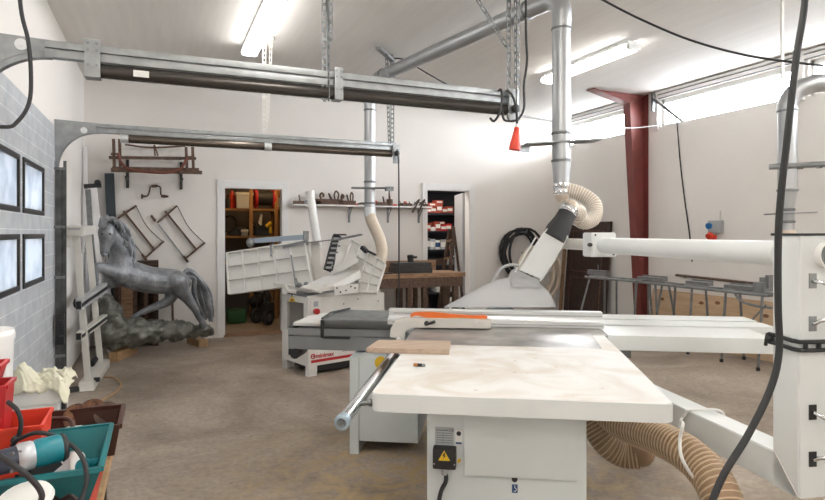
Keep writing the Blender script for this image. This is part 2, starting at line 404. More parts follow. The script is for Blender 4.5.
for i, (a, b) in enumerate(WINS):
    mb = MB()
    mb.box(XR+.05, XR+.10, a, b, 2.92, 2.95).box(XR+.05, XR+.10, a, b, 3.25, 3.31)
    mb.box(XR+.05, XR+.10, a, a+.035, 2.92, 3.31).box(XR+.05, XR+.10, b-.035, b, 2.92, 3.31)
    w = struct('window_%d' % (i+1), mb, 'trim')
    mb = MB(); mb.box(XR+.07, XR+.076, a+.02, b-.02, 2.94, 3.26); struct('window_pane', mb, 'glass', w)
    # blind rail over the window
    mb = MB(); mb.box(XR-.035, XR-.001, a-.03, b+.03, 3.325, 3.36); mb.box(XR-.05, XR-.001, a-.03, b+.03, 3.375, 3.405)
    struct('trim_%d' % (i+1), mb, 'trim')
    mb = MB(); mb.box(XR-.028, XR-.001, a-.03, b+.03, 3.36, 3.375); mb.box(XR-.02, XR-.001, a-.03, b+.03, 3.312, 3.325)
    struct('trim_%d' % (i+11), mb, 'steel_dull')
for i, y in enumerate((6.27, 4.24, 2.21, .19)):   # white posts between the windows
    mb = MB(); mb.box(XR-.03, XR-.001, y-.055, y+.055, 2.88, ZC-.002); struct('trim_%d' % (i+21), mb, 'trim')

def doorframe(n, x0, x1, zt, wl, wr):
    mb = MB()
    mb.box(x0-wl, x0, YB-.02, YB-.001, 0, zt+.09, .004).box(x1, x1+wr, YB-.02, YB-.001, 0, zt+.09, .004).box(x0, x1, YB-.02, YB-.001, zt, zt+.09, .004)
    mb.box(x0, x0+.018, YB-.018, YB+.13, 0, zt).box(x1-.018, x1, YB-.018, YB+.13, 0, zt).box(x0+.018, x1-.018, YB-.018, YB+.13, zt-.018, zt)
    return struct(n, mb, 'trim')
doorframe('door_1', *D1, .085, .075)
d2 = doorframe('door_2', *D2, .07, .085)
mb = MB(); mb.box(D1[0]-.0, D1[1], YB-.02, YB+.12, .001, .03); struct('trim_31', mb, 'boarde')
# white boards covering the lower left wall (beyond the sectional door)
mb = MB(); mb.box(XL+.001, XL+.03, 6.62, 7.95, .03, 1.30); mb.box(XL+.001, XL+.035, 7.99, 8.45, .03, 1.2)
struct('trim_32', mb, 'wall_panel')

# grey-white leaf of door 2, swung into the next room
leaf = MB(); leaf.box(-.74, 0, -.02, .02, .01, 2.11, .003)
o = link('door_leaf', leaf, 'door_grey', d2, False); o.location = (D2[1]-.03, YB+.15, 0); o.rotation_euler = (0, 0, -radians(107))
h = MB(); h.tube([(-.66, -.02, 1.03), (-.66, -.07, 1.03), (-.56, -.075, 1.03)], .009, 8); link('door_handle', h, 'chrome', o)

# ---- sectional garage door with four windows
gwin = [(y0, y1, z0, z1) for (y0, y1) in ((3.83, 4.61), (4.735, 5.52)) for (z0, z1) in ((1.065, 1.44), (1.585, 1.965))]
gd = struct('door_3', holed('x', -.90, -.85, GY0-.04, GY1+.02, .02, GZ, gwin), 'gdoor')
for y0, y1, z0, z1 in gwin:
    mb = MB(); t = .035
    for (a, b, c, d) in ((y0, y1, z0, z0+t), (y0, y1, z1-t, z1), (y0, y0+t, z0+t, z1-t), (y1-t, y1, z0+t, z1-t)): mb.box(-.895, -.838, a, b, c, d, .004)
    f = link('window_frame', mb, 'black', gd)
    mb = MB(); mb.box(-.860, -.852, y0+t, y1-t, z0+t, z1-t); link('window_pane', mb, 'panelit', f)

# ================================================================ OVERHEAD: lamps, door tracks, ducts, cables, steel column
def lamp_fix(x, y0, y1, label, power=True, z=ZC):
    t = Thing('ceiling_light', label, 'ceiling light', (x, (y0+y1)/2, z), 0, 'fluorescent ceiling fittings')
    L = (y1-y0)/2
    mb = MB(); mb.box(-.075, .075, -L, L, -.06, -.03, .01).box(-.02, .02, -L*.6-.02, -L*.6+.02, -.03, 0).box(-.02, .02, L*.6-.02, L*.6+.02, -.03, 0); t.part('housing', mb, 'white')
    mb = MB(); mb.prism([V((-.07, -L+.02, -.062)), V((-.085, -L+.02, -.09)), V((-.06, -L+.02, -.125)), V((.06, -L+.02, -.125)), V((.085, -L+.02, -.09)), V((.07, -L+.02, -.062))], (0, 2*L-.04, 0)); t.part('diffuser', mb, 'lamp' if power else 'rear_fill')
    for s in (-1, 1):
        mb = MB(); mb.box(-.08, .08, s*L-.02, s*L+.02, -.12, -.062, .008); t.part('end_cap', mb, 'white')
        mb = MB(); mb.tube([(-.078, s*L*.8, -.062), (-.1, s*L*.8, -.045), (-.078, s*L*.8, -.03)], .003, 6); t.part('clip', mb, 'steel')
    return t
lamp_fix(.875, 4.72, 6.36, 'white fluorescent ceiling light at upper left, above the long dark tube')
lamp_fix(4.42, 4.60, 6.08, 'white fluorescent ceiling light at upper right, near the windows')
for x, y in ((.875, 1.6), (4.42, 1.4), (.875, -1.3), (4.42, -1.5)):  # unseen lamps added behind the camera to brighten the whole room
    lamp_fix(x, y-.78, y+.78, 'white ceiling light added out of view behind the camera as fill', False)

# --- the two horizontal tracks of the garage door with spring tubes
def rail_bars(mb, x0, x1, y, z0, z1, dep=.05):
    h = z1-z0
    mb.box(x0, x1, y-dep/2, y+dep/2, z1-h*.44, z1, .006).box(x0, x1, y-dep/2, y+dep/2, z0, z0+h*.44, .006).box(x0, x1, y-dep/2+.018, y+dep/2-.004, z0+h*.4, z1-h*.4)
def track(Y, x_end, label, xs_clamp, near):
    t = Thing('garage_door_track', label, 'door track', (XL+.06, Y, 0), 0, 'horizontal tracks of the garage door')
    z0, z1 = (2.325, 2.41) if near else (2.36, 2.445)
    mb = MB(); rail_bars(mb, -.52, x_end, Y, z0, z1); t.part('rail', mb, 'steel', world=True)
    # curve: gusset plate and the bent channel
    R = .33; cx, cz = -.49, z0-R
    arc = [V((cx - R*sin(a), Y, cz + R*cos(a))) for a in [i*radians(90)/14 for i in range(15)]]
    poly = [V((-.852, Y-.012, z1+.015)), V((-.50, Y-.012, z1+.003))] + [p + V((0, -.012, 0)) for p in arc] + [V((-.845, Y-.012, cz-.02))]
    mb = MB(); mb.prism(poly[::-1], (0, .004, 0)); t.part('gusset_plate', mb, 'steel', world=True)
    mb = MB()
    for i in range(len(arc)-1):
        for off in (0, .03):
            a, b = arc[i], arc[i+1]; c = V((cx, Y, cz))
            pa, pb = a + (a-c).normalized()*off, b + (b-c).normalized()*off
            mb.bar(pa, pb + (pb-pa)*.1, .045 if off == 0 else .03, .006, (a-c).normalized())
    t.part('bent_channel', mb, 'steel', world=True)
    mb = MB(); mb.tube([(-.62, Y-.02, 2.375), (-.62, Y+.02, 2.375)], .028, 16); mb.tube([(-.62, Y-.03, 2.375), (-.62, Y-.018, 2.375)], .012, 10); t.part('cable_wheel', mb, 'alu', world=True)
    mb = MB(); mb.box(-.845, -.80, Y-.025, Y+.02, 0, cz, .004).box(-.80, -.762, Y-.02, Y+.015, 0, cz, .004).box(-.78, -.755, Y-.03, Y-.02, 0, cz+.06)
    t.part('upright_track', mb, 'upright', world=True)
    for z in (.35, 1.05, 1.5, 2.02):
        mb = MB(); mb.box(-.85, -.765, Y-.036, Y-.026, z-.012, z+.012); mb.disc((-.80, Y-.036, z), (0, -1, 0), .009, .008, 8); t.part('track_bracket', mb, 'steel_dull', world=True)
    # tube
    zc = 2.282 if near else 2.321; yt = Y-.01; rt = .036 if near else .038
    mb = MB(); mb.tube([(xs_clamp[0]+.02, yt, zc), (x_end-.05, yt, zc)], rt, 24); t.part('spring_tube', mb, 'tube_black' if near else 'tube_tan', world=True, label='long dark spring tube under the track')
    for i, xc in enumerate(xs_clamp):
        mb = MB(); w = .036 if (near and i == 0) else .026
        if near:
            mb.box(xc-w, xc+w, Y-.05, Y-.044, 2.262, 2.432, .002)
            prof = [V((xc-w, yt, zc)) + V((0, cos(a)*(rt+.003), sin(a)*(rt+.003))) for a in [pi + i_*pi/12 for i_ in range(13)]]
            mb.prism(prof + [p*1 + V((0, 0, 0)) for p in []] + [V((xc-w, yt+rt+.006, zc)), V((xc-w, yt+rt+.006, zc-rt-.006)), V((xc-w, yt-rt-.006, zc-rt-.006)), V((xc-w, yt-rt-.006, zc))], (2*w, 0, 0))
            mb2 = MB()
            for (dx, z) in ((-.45, 2.41), (.45, 2.41), (-.45, 2.375), (.45, 2.375), (-.45, 2.30), (.45, 2.30)): pass
        else:
            mb.tube([(xc-.035, yt, zc), (xc+.035, yt, zc)], rt+.003, 24)
        cp_ = t.part('clamp_plate', mb, 'steel' if near else 'alu', world=True)
        if near:
            for (dx, z) in ((-.45, 2.41), (.45, 2.41), (-.45, 2.375), (.45, 2.375), (-.45, 2.30), (.45, 2.30)):
                t.part('bolt', MB().disc((xc+dx*w*1.2, Y-.05, z), (0, -1, 0), .0055, .005, 8), 'grey', under=cp_, world=True)
    mb = MB(); mb.box(x_end-.05, x_end+.03, Y-.055, Y-.05, 2.21, 2.42, .002); mb.tube([(x_end-.012, Y-.08, zc), (x_end-.012, Y-.05, zc)], .02, 12); t.part('end_plate', mb, 'steel', world=True)
    mb = MB(); mb.lathe([(.022, 0), (.03, .005), (.03, .018), (.016, .02)], (x_end-.012, Y-.088, zc), (0, 1, 0), 14); t.part('end_bearing', mb, 'black', world=True)
    return t
t1 = track(3.44, 2.215, 'near garage door track with dark spring tube, crossing the upper picture', (-.308, .985), True)
mb = MB(); mb.box(-.12, -.045, 3.392, 3.3935, 2.262, 2.296); t1.part('paper_label', mb, 'paper', world=True)
# perforated hangers of the near track
mb = MB(); mb.perf((.905, 3.42, 2.235), (.905, 3.42, ZC), .035, (1, 0, 0)).perf((.925, 3.40, 2.235), (.925, 3.40, ZC), .035, (0, 1, 0)); mb.perf((.945, 3.43, 2.60), (.88, 3.2, ZC), .03, (1, 0, 0)); t1.part('perforated_hanger', mb, 'steel_dull', world=True)
mb = MB(); mb.perf((2.185, 3.42, 2.22), (2.185, 3.42, ZC), .035, (1, 0, 0)).perf((2.225, 3.40, 2.22), (2.225, 3.40, ZC), .04, (0, 1, 0)).perf((2.26, 3.42, 2.22), (2.26, 3.42, ZC), .03, (1, 0, 0)); t1.part('perforated_hanger', mb, 'steel_dull', world=True)
mb = MB(); mb.perf((2.18, 3.44, 2.72), (1.62, 3.44, ZC), .03, (1, 0, .8)); t1.part('diagonal_brace', mb, 'steel_dull', world=True)
t2 = track(6.10, 2.42, 'far garage door track with tan spring tube, ending at the hanging bracket', (-.29, 1.02), False)
mb = MB(); mb.perf((.985, 6.08, 2.47), (.985, 6.08, ZC), .04, (1, 0, 0)); mb.perf((1.02, 6.08, 2.6), (1.045, 6.02, ZC), .03, (1, 0, 0)); mb.bar((.95, 6.08, 3.39), (1.07, 6.0, 3.40), .04, .03); t2.part('perforated_hanger', mb, 'cream', world=True)
mb = MB(); mb.perf((2.375, 6.08, 2.4), (2.375, 6.08, 3.33), .045, (1, 0, 0)); mb.perf((2.34, 6.08, 2.42), (2.17, 5.72, 3.30), .03, (1, 0, 0)); mb.bar((2.40, 6.12, 3.36), (2.05, 5.65, 3.33), .05, .03); mb.bar((2.375, 6.08, 3.33), (2.375, 6.08, ZC), .02, .02)
t2.part('perforated_hanger', mb, 'steel_dull', world=True)
# lock box on the far upright
mb = MB(); mb.box(-.835, -.765, 6.0, 6.06, .46, .73, .006).box(-.80, -.76, 5.97, 6.0, .49, .54).box(-.80, -.77, 5.96, 6.0, .62, .68); t2.part('door_lock', mb, 'black', world=True)

# --- duct from the planer to the saw
def seam(mb, c, ax, r): mb.lathe([(r, -.012), (r+.008, -.006), (r+.008, .006), (r, .012)], c, ax, 28)
t = Thing('extraction_duct', 'round galvanised duct crossing the ceiling from the planer to the saw hood', 'duct', (2.72, 3.68, 3.4))
R = .069
fx, fy = 2.30, 6.62; nx, ny = 2.82, 3.68
mb = MB(); mb.tube([(fx, fy, 1.72), (fx, fy, 3.0)], .064, 28); t.part('drop_pipe', mb, 'duct', world=True)
mb = MB(); mb.tube(smooth([(fx, fy, 2.95), (fx, fy, 3.10), (fx+.02, fy-.08, 3.20), (fx+.035, fy-.24, 3.24)], 8), .066, 24); t.part('elbow', mb, 'duct', world=True)
mb = MB(); mb.tube([(fx+.035, fy-.22, 3.24), (nx-.035, ny+.22, 3.26)], R, 28); t.part('ceiling_pipe', mb, 'duct', world=True)
mb = MB(); mb.tube(smooth([(nx-.035, ny+.24, 3.26), (nx-.015, ny+.10, 3.25), (nx, ny, 3.16), (nx, ny, 2.98)], 8), R+.003, 24); t.part('elbow', mb, 'duct', world=True)
mb = MB(); mb.tube([(nx, ny, 3.0), (nx, ny, 1.99)], R, 28); t.part('drop_pipe', mb, 'duct', world=True)
mb = MB(); mb.lathe([(R+.002, 0), (R+.002, -.02), (.057, -.17), (.057, -.2)], (nx, ny, 1.995), (0, 0, 1), 28); t.part('reducer', mb, 'duct', world=True)
def ring(c, ax, r): mb = MB(); seam(mb, c, ax, r); t.part('clamp_ring', mb, 'steel_dull', world=True)
for z in (3.0, 2.205, 1.995): ring((nx, ny, z), (0, 0, 1), R)
for z in (2.9, 2.05, 1.80): ring((fx, fy, z), (0, 0, 1), .064)
d_ = V((nx-fx-.07, ny-fy+.44, .02)).normalized()
ring(V((fx+.035, fy-.22, 3.24))+d_*.1, d_, R); ring(V((fx+.035, fy-.22, 3.24))+d_*2.4, d_, R)
mb = MB(); mb.lathe([(.058, 0), (.064, .01), (.058, .02), (.058, .05), (.064, .06), (.058, .07), (.056, .11)], (nx, ny, 1.74), (0, 0, 1), 28); t.part('hose_collar', mb, 'chrome', world=True)
mb = MB(); mb.bar((nx-.27, ny+.10, 2.115), (nx+.27, ny-.09, 2.155), .17, .012); mb.bar((nx-.27, ny+.10, 2.115), (nx-.27, ny+.10, 2.06), .012, .10); t.part('slide_gate', mb, 'steel', world=True)
mb = MB(); mb.bar((fx-.22, fy+.02, 1.975), (fx+.22, fy-.1, 1.975), .15, .014); mb.box(fx+.16, fx+.25, fy-.14, fy-.08, 1.94, 1.99); t.part('slide_gate', mb, 'steel_dull', world=True)
# flexible hose down to the saw hood
hp = [W(560, 178, d=4.5), W(562, 190, d=4.48), W(577, 197, d=4.43), W(592, 204, d=4.4), W(597, 217, d=4.36), W(588, 229, d=4.3), W(576, 222, d=4.25), W(570, 212, d=4.2)]
hp = [(nx, ny, 1.76), (nx, ny, 1.73), W(566, 190, d=4.5), W(582, 194.5, d=4.47), W(594, 204, d=4.43), W(594, 217, d=4.38), W(585, 222, d=4.32), W(577, 218, d=4.27)]
hose(t, 'ribbed_hose', ribbed(hp, .054, .020, .0032, 20), 'clearhose', 'wire', True)
# smooth hose to the planer
pp = [(fx, fy, 1.74), (fx, fy, 1.68), W(372, 222, d=6.97), W(380, 240, d=6.9), W(382, 256, d=6.8), W(374, 268, d=6.7), W(362, 273, d=6.6), W(353, 277, d=6.5)]
t.part('smooth_hose', MB().tube(smooth(pp, 8), .068, 22), 'cream_hose', world=True)
mb = MB(); mb.tube([(fx, fy, 1.64), (fx, fy, 1.75)], .07, 24); t.part('hose_sleeve', mb, 'alu', world=True)

# --- duct at the right edge
t = Thing('extraction_duct', 'round galvanised duct bending down at the right edge, behind the white column', 'duct', (4.80, 3.27, 1.4))
ax, ay = 4.80, 3.27
mb = MB(); mb.tube([(ax, ay, 1.80), (ax, ay, 2.46)], .072, 28); t.part('drop_pipe', mb, 'duct', world=True)
mb = MB(); mb.tube(smooth([(ax, ay, 2.44), (ax, ay, 2.52), (ax+.05, ay-.04, 2.62), (ax+.14, ay-.12, 2.67), (ax+.24, ay-.2, 2.675)], 8), .074, 24); t.part('elbow', mb, 'duct', world=True)
mb = MB(); mb.tube([(ax+.22, ay-.19, 2.675), (ax+1.62, ay-1.35, 2.675)], .072, 24); t.part('wall_pipe', mb, 'duct', world=True)
mb = MB(); mb.lathe([(.073, 0), (.05, -.14), (.05, -.34)], (ax, ay, 1.80), (0, 0, 1), 26); t.part('reducer', mb, 'duct', world=True)
for z, r in ((2.46, .072), (1.80, .072), (1.64, .05), (1.54, .05)): ring((ax, ay, z), (0, 0, 1), r)
mb = MB(); mb.bar((ax-.19, ay+.03, 1.60), (ax+.16, ay-.1, 1.615), .12, .012); t.part('slide_gate', mb, 'steel_dull', world=True)
mb = MB(); mb.tube([(ax, ay, 1.47), (ax, ay, .9)], .058, 20); t.part('hose', mb, 'cream_hose', world=True)
mb = MB(); mb.bar((4.78, 3.3, 2.72), (4.78, 3.3, ZC), .03, .012, (0, 1, 0)); t.part('ceiling_strap', mb, 'cream', world=True)

# slotted steel plate reaching in from the right
def gateplate():
    mb = MB(); a, b = W(769, 168, d=2.7), W(850, 164, d=2.55); d = (b-a).normalized(); s = V((0,0,1)).cross(d)
    mb.bar(a, b, .10, .008); mb.bar(a + s*.045 + V((0,0,.012)), b + s*.045 + V((0,0,.012)), .012, .02)
    for k in range(5):
        p = a + d*(.05 + .07*k); mb.disc(p, (0, 0, -1), .012, .012, 10)
    mb.bar(b, V((b.x, b.y, ZC)), .03, .02)
    return mb
solo('slotted_bracket', gateplate(), 'steel_dull', 'flat slotted steel bracket hanging above the white guard column at right edge', 'bracket')

# --- red steel column with knee bracket to the cut rafter
t = Thing('steel_column', 'dark red tapered steel column with a knee bracket under the ceiling', 'column', (6.36, 6.47, 0))
Yc = 6.47
web = [V((6.41, Yc-.005, 0)), V((6.31, Yc-.005, 0)), V((6.09, Yc-.005, 3.27)), V((5.45, Yc-.005, ZC-.001)), V((6.41, Yc-.005, ZC-.001))]
mb = MB(); mb.prism(web, (0, .01, 0)); t.part('web', mb, 'oxide', world=True)
mb = MB(); mb.bar((6.31, Yc, 0), (6.09, Yc, 3.27), .13, .012, (1, 0, 0)); t.part('inner_flange', mb, 'oxide', world=True)
mb = MB(); mb.bar((6.10, Yc, 3.272), (5.44, Yc, ZC-.006), .15, .012); t.part('rafter_flange', mb, 'oxide', world=True)
mb = MB(); mb.bar((6.41, Yc, 0), (6.41, Yc, ZC-.001), .15, .012, (1, 0, 0)); t.part('outer_flange', mb, 'oxide', world=True)
mb = MB(); mb.bar((6.10, Yc, 3.272), (6.40, Yc, ZC-.01), .13, .010); t.part('stiffener', mb, 'oxide', world=True)

# --- cables
def cable(name, pts, r, m, label, cat='cable', n=8, sm=8): return solo(name, MB().tube(smooth(pts, sm), r, n), m, label, cat)
cable('power_hose', [W(806, -60, d=1.62), W(805, 0, d=1.55), W(796, 60, d=1.52), W(787, 140, d=1.5), W(779, 220, d=1.5), W(778, 300, d=1.5), W(779, 352, d=1.5), W(770, 390, d=1.48), W(748, 435, d=1.45), W(722, 478, d=1.42), W(708, 520, d=1.4), W(700, 600, d=1.4), (1.1, .86, .012), (.9, .6, .012)], .0086, 'rubber', 'thick black cable hanging in front of the white guard column at right', n=12)
cable('power_cable', [V((-.70, 3.2, ZC)), V((-.60, 3.2, 3.0)), WY(20, 0, 3.2), WY(28, 40, 3.2), WY(31, 75, 3.2), WY(29, 103, 3.2), WY(18, 121, 3.2), WY(5, 127, 3.2), V((-.80, 3.25, 1.96)), V((-.855, 3.3, 2.1))], .009, 'rubber', 'black cable loop hanging at upper left corner in front of the sectional door')
cable('power_cable', [W(590, -8, z=3.40), W(603, 0, z=3.38), W(640, 19, d=4.9), W(690, 40, d=4.8), W(745, 55, d=4.7), W(800, 63, d=4.5), W(850, 68, d=4.3), W(1000, 80, d=4.0)], .009, 'rubber', 'black cable sagging across the ceiling at upper right')
cable('thin_cable', [W(518, 114, d=4.05), W(545, 120, d=4.8), W(590, 127, d=6.6), W(640, 127.5, d=7.9), W(682, 121.5, d=8.1), WX(683, 120, XR-.02)], .006, 'lgrey', 'thin grey cable strung from the near door track to the right wall window')
cable('thin_cable', [W(393, 58, d=6.6), W(405, 60, d=6.6), W(425, 72, d=6.5), W(450, 86, d=6.2), W(490, 105, d=5.2), W(516, 112, d=4.05)], .007, 'rubber', 'thin black cable running behind the ceiling duct to the near door track')
cable('wall_cable', [WX(676, 117, XR-.02), WX(677, 122, XR-.02), WX(680, 160, XR-.02), WX(684, 195, XR-.015), WX(690, 238, XR-.015), WX(692, 262, XR-.015)], .008, 'black', 'black cable hanging down the right wall below the window')
solo('stay_rod', MB().bar(WX(654, 99, XR-.06), WX(682, 121, XR-.05), .03, .03).box(XR-.09, XR-.03, 6.24, 6.27, 3.15, 3.45-.04), 'steel_dull', 'short slanting metal stay beside the red column at the window', 'bracket')
cable('hanging_cable', [(2.40, 6.0, 2.36), (2.41, 5.98, 2.2), (2.415, 5.98, 1.6), (2.415, 5.98, .9), (2.42, 5.98, .35), (2.44, 6.0, .02)], .009, 'rubber', 'straight dark cable hanging from the end of the far door track to the floor')
# coiled cable with red plug at the end of the near track
t = Thing('extension_cable', 'black cable looped over the near track end with a hanging red plug', 'extension cable', (2.1, 3.36, 2.2))
lp = [W(526, 30, d=3.92), W(527, 60, d=3.92), W(524, 85, d=3.92), W(524, 108, d=3.92), W(518, 119, d=3.9), W(509, 121, d=3.9), W(503, 117, d=3.9), W(503, 96, d=4.05), W(507, 91, d=4.0), W(513, 97, d=3.88), W(516, 108, d=3.86), W(517, 118, d=3.86), W(517, 128, d=3.86)]
t.part('cable', MB().tube(smooth([V((2.24, 3.30, ZC-.001))]+lp, 8), .008, 8), 'rubber', world=True)
t.part('cable_loop', MB().tube(smooth([W(490, 118, d=3.86), W(494, 121, d=3.85), W(499, 114, d=3.84), W(502, 100, d=3.84), W(501, 90, d=3.86), W(498, 92, d=4.0), W(496, 100, d=4.02)], 8), .008, 8), 'rubber', world=True)
a, b = W(517, 127, d=3.86), W(514.5, 150, d=3.86)
mb = MB(); mb.lathe([(.014, 0), (.018, .01), (.02, .03), (.036, .115), (.037, .15), (.033, .152)], a, b-a, 16); t.part('plug', mb, 'redor', world=True, label='red industrial plug')
mb = MB(); mb.lathe([(.011, -.02), (.015, .0), (.015, .008)], a, b-a, 12); t.part('gland', mb, 'white', world=True)

# wall socket on the right wall
t = Thing('power_socket', 'grey industrial socket box with blue and red outlets on the right wall', 'socket', (XR-.01, 5.27, 1.4))
mb = MB(); mb.box(XR-.07, XR, 5.18, 5.36, 1.44, 1.60, .008); t.part('housing', mb, 'lgrey', world=True)
mb = MB(); mb.disc((XR-.07, 5.33, 1.535), (-1, 0, -.2), .04, .03, 16); t.part('blue_outlet', mb, mat('socket_blue', (.02, .16, .42), .4), world=True)
mb = MB(); mb.disc((XR-.05, 5.33, 1.42), (-1, 0, -.6), .042, .05, 16).box(XR-.06, XR, 5.28, 5.37, 1.33, 1.42, .01); t.part('red_outlet', mb, 'redor', world=True)
mb = MB(); mb.tube([(XR-.03, 5.21, 1.60), (XR-.03, 5.21, 1.72)], .01, 8); t.part('conduit', mb, 'cream', world=True)

# ================================================================ PANEL SAW
SAWROT = -(TH + radians(7.48))
s = Thing('panel_saw', 'large white sliding table saw with overhead blade guard, filling the foreground', 'table saw', (.714, 2.042, 0), SAWROT)
P = s.part
# near laminate table
m, nt, b = new_mat('saw_laminate')
def laminate():
    N = nt.nodes.new; L = nt.links.new; tc = N('ShaderNodeTexCoord')
    n = N('ShaderNodeTexNoise'); n.inputs['Scale'].default_value = 3.2; n.inputs['Detail'].default_value = 8; n.inputs['Distortion'].default_value = 1.5; L(tc.outputs['Object'], n.inputs['Vector'])
    r = N('ShaderNodeValToRGB'); L(n.outputs['Fac'], r.inputs['Fac']); r.color_ramp.elements[0].position = .36; r.color_ramp.elements[0].color = (.64, .60, .54, 1)
    r.color_ramp.elements[1].position = .58; r.color_ramp.elements[1].color = (.75, .75, .735, 1)
    v = N('ShaderNodeTexVoronoi'); v.inputs['Scale'].default_value = 9; L(tc.outputs['Object'], v.inputs['Vector'])
    r2 = N('ShaderNodeValToRGB'); L(v.outputs['Distance'], r2.inputs['Fac']); r2.color_ramp.elements[0].position = .05; r2.color_ramp.elements[0].color = (.62, .40, .22, 1); r2.color_ramp.elements[1].position = .09; r2.color_ramp.elements[1].color = (1, 1, 1, 1)
    x = N('ShaderNodeMix'); x.data_type = 'RGBA'; x.blend_type = 'MULTIPLY'; x.inputs[0].default_value = .6; L(r.outputs['Color'], x.inputs[6]); L(r2.outputs['Color'], x.inputs[7])
    L(x.outputs[2], b.inputs['Base Color']); b.inputs['Roughness'].default_value = .5; b.inputs['Specular IOR Level'].default_value = .35
laminate(); M['laminate'] = m
tb = MB(); rr = .03
outline = []
for (cx, cy, a0) in ((rr, rr, 180), (1.06-rr, rr, 270)):
    for k in range(7):
        a = radians(a0 + 90*k/6); outline.append(V((cx + rr*cos(a), cy + rr*sin(a), .795)))
outline += [V((1.085, 1.37, .795)), V((1.02, 1.37, .795)), V((1.0, .975, .795)), V((0, .975, .795))]
outline[0:0] = []
tb.prism(outline, (0, 0, .065)); bmesh.ops.bevel(tb.bm, geom=[e for e in tb.bm.edges if abs(e.verts[0].co.z-e.verts[1].co.z) < 1e-5], offset=.004, segments=2, affect='EDGES')
P('side_table', tb, 'saw_white', angle=50)
ts = MB(); ts.prism([V((p.x + (.005 if p.x < .5 else -.005), p.y + (.005 if p.y < .5 else -.002), .8602)) for p in outline], (0, 0, .0006)); P('table_surface', ts, 'laminate', sm=False)
# cast iron table
m, nt, b = new_mat('worn_cast_iron')
def iron():
    N = nt.nodes.new; L = nt.links.new; tc = N('ShaderNodeTexCoord')
    n = N('ShaderNodeTexNoise'); n.inputs['Scale'].default_value = 5; n.inputs['Detail'].default_value = 9; L(tc.outputs['Object'], n.inputs['Vector'])
    r = N('ShaderNodeValToRGB'); L(n.outputs['Fac'], r.inputs['Fac']); r.color_ramp.elements[0].position = .35; r.color_ramp.elements[0].color = (.24, .23, .22, 1); r.color_ramp.elements[1].position = .68; r.color_ramp.elements[1].color = (.50, .48, .455, 1)
    L(r.outputs['Color'], b.inputs['Base Color']); b.inputs['Metallic'].default_value = .75
    r3 = N('ShaderNodeMapRange'); L(n.outputs['Fac'], r3.inputs['Value']); r3.inputs['To Min'].default_value = .42; r3.inputs['To Max'].default_value = .3; L(r3.outputs['Result'], b.inputs['Roughness'])
iron(); M['iron'] = m
mb = MB(); mb.box(-.03, 1.02, .98, 1.79, .80, .8585, .003); mb.box(1.02, 1.10, 1.375, 1.79, .80, .8585, .003); P('cast_iron_table', mb, 'iron')
# sliding carriage (one slide, right and left of the fence)
mb = MB(); mb.box(1.105, 2.0, 1.385, 1.74, .775, .86, .003); P('right_extension', mb, 'saw_white')
mb = MB(); mb.box(-.20, 2.2, 1.82, 2.02, .80, .858, .003).box(-.20, 2.2, 2.035, 2.07, .80, .852).box(-.20, 2.2, 2.085, 2.3, .80, .858, .003).box(-.20, 2.2, 1.83, 2.29, .775, .80); P('sliding_carriage', mb, 'saw_white')
mb = MB(); mb.prism([V((-.69, 1.76, .855)), V((-.69, 2.28, .855)), V((-.69, 2.26, .776)), V((-.69, 1.84, .776)), V((-.69, 1.765, .835))], (.50, 0, 0)); 
P('carriage_end', mb, 'grey')
mb = MB(); mb.box(-.685, -.19, 1.765, 2.275, .8552, .861, .002); mb.box(-.70, -.685, 1.76, 2.28, .845, .862); P('carriage_top', mb, 'steel_dull')
mb = MB(); mb.tube([(-.63, 2.28, .87), (-.70, 2.0, .875), (-.70, 1.78, .865)], .008, 8); mb.box(-.70, -.68, 1.735, 1.76, .74, .86, .004).box(-.68, -.5, 1.735, 1.76, .735, .75); P('stop_lever', mb, 'black')
mb = MB(); mb.box(-.95, 1.33, 1.83, 2.2, .64, .775, .006); P('slide_beam', mb, 'midgrey')
mb = MB(); mb.box(-.952, 1.33, 1.815, 1.83, .645, .735, .003).box(-.952, 1.33, 1.815, 1.83, .742, .79, .003); P('slide_rail', mb, 'midgrey', sm=False)
mb = MB(); mb.disc((-.90, 1.80, .615), (0, 1, 0), .035, .18, 18); mb.box(-.955, -.92, 1.82, 2.18, .60, .80, .01); P('end_stop', mb, 'black')
mb = MB(); mb.box(-.93, -.58, 1.85, 2.25, .80, .82, .004); mb.hexa([V((-.93, 1.84, .82)), V((-.72, 1.84, .82)), V((-.62, 2.3, .82)), V((-.86, 2.3, .82)), V((-.91, 1.86, .832)), V((-.73, 1.86, .84)), V((-.64, 2.28, .84)), V((-.84, 2.28, .832))]); P('slide_cover', mb, 'laminate')
# extruded fence
mb = MB()
prof = [(1.615, .861), (1.615, .893), (1.622, .898), (1.628, .893), (1.636, .893), (1.640, .905), (1.66, .905), (1.665, .915), (1.665, .945), (1.672, .953), (1.73, .953), (1.738, .945), (1.738, .861)]
mb.prism([V((-.22, y, z)) for y, z in prof], (1.345, 0, 0)); P('rip_fence', mb, 'alu', sm=False)
mb = MB(); mb.box(-.2205, -.2195, 1.62, 1.735, .862, .945); mb.bm.clear(); mb.box(-.19, 1.12, 1.6135, 1.6155, .872, .879).box(-.19, 1.12, 1.6635, 1.6655, .925, .931); P('fence_groove', mb, 'lgrey')
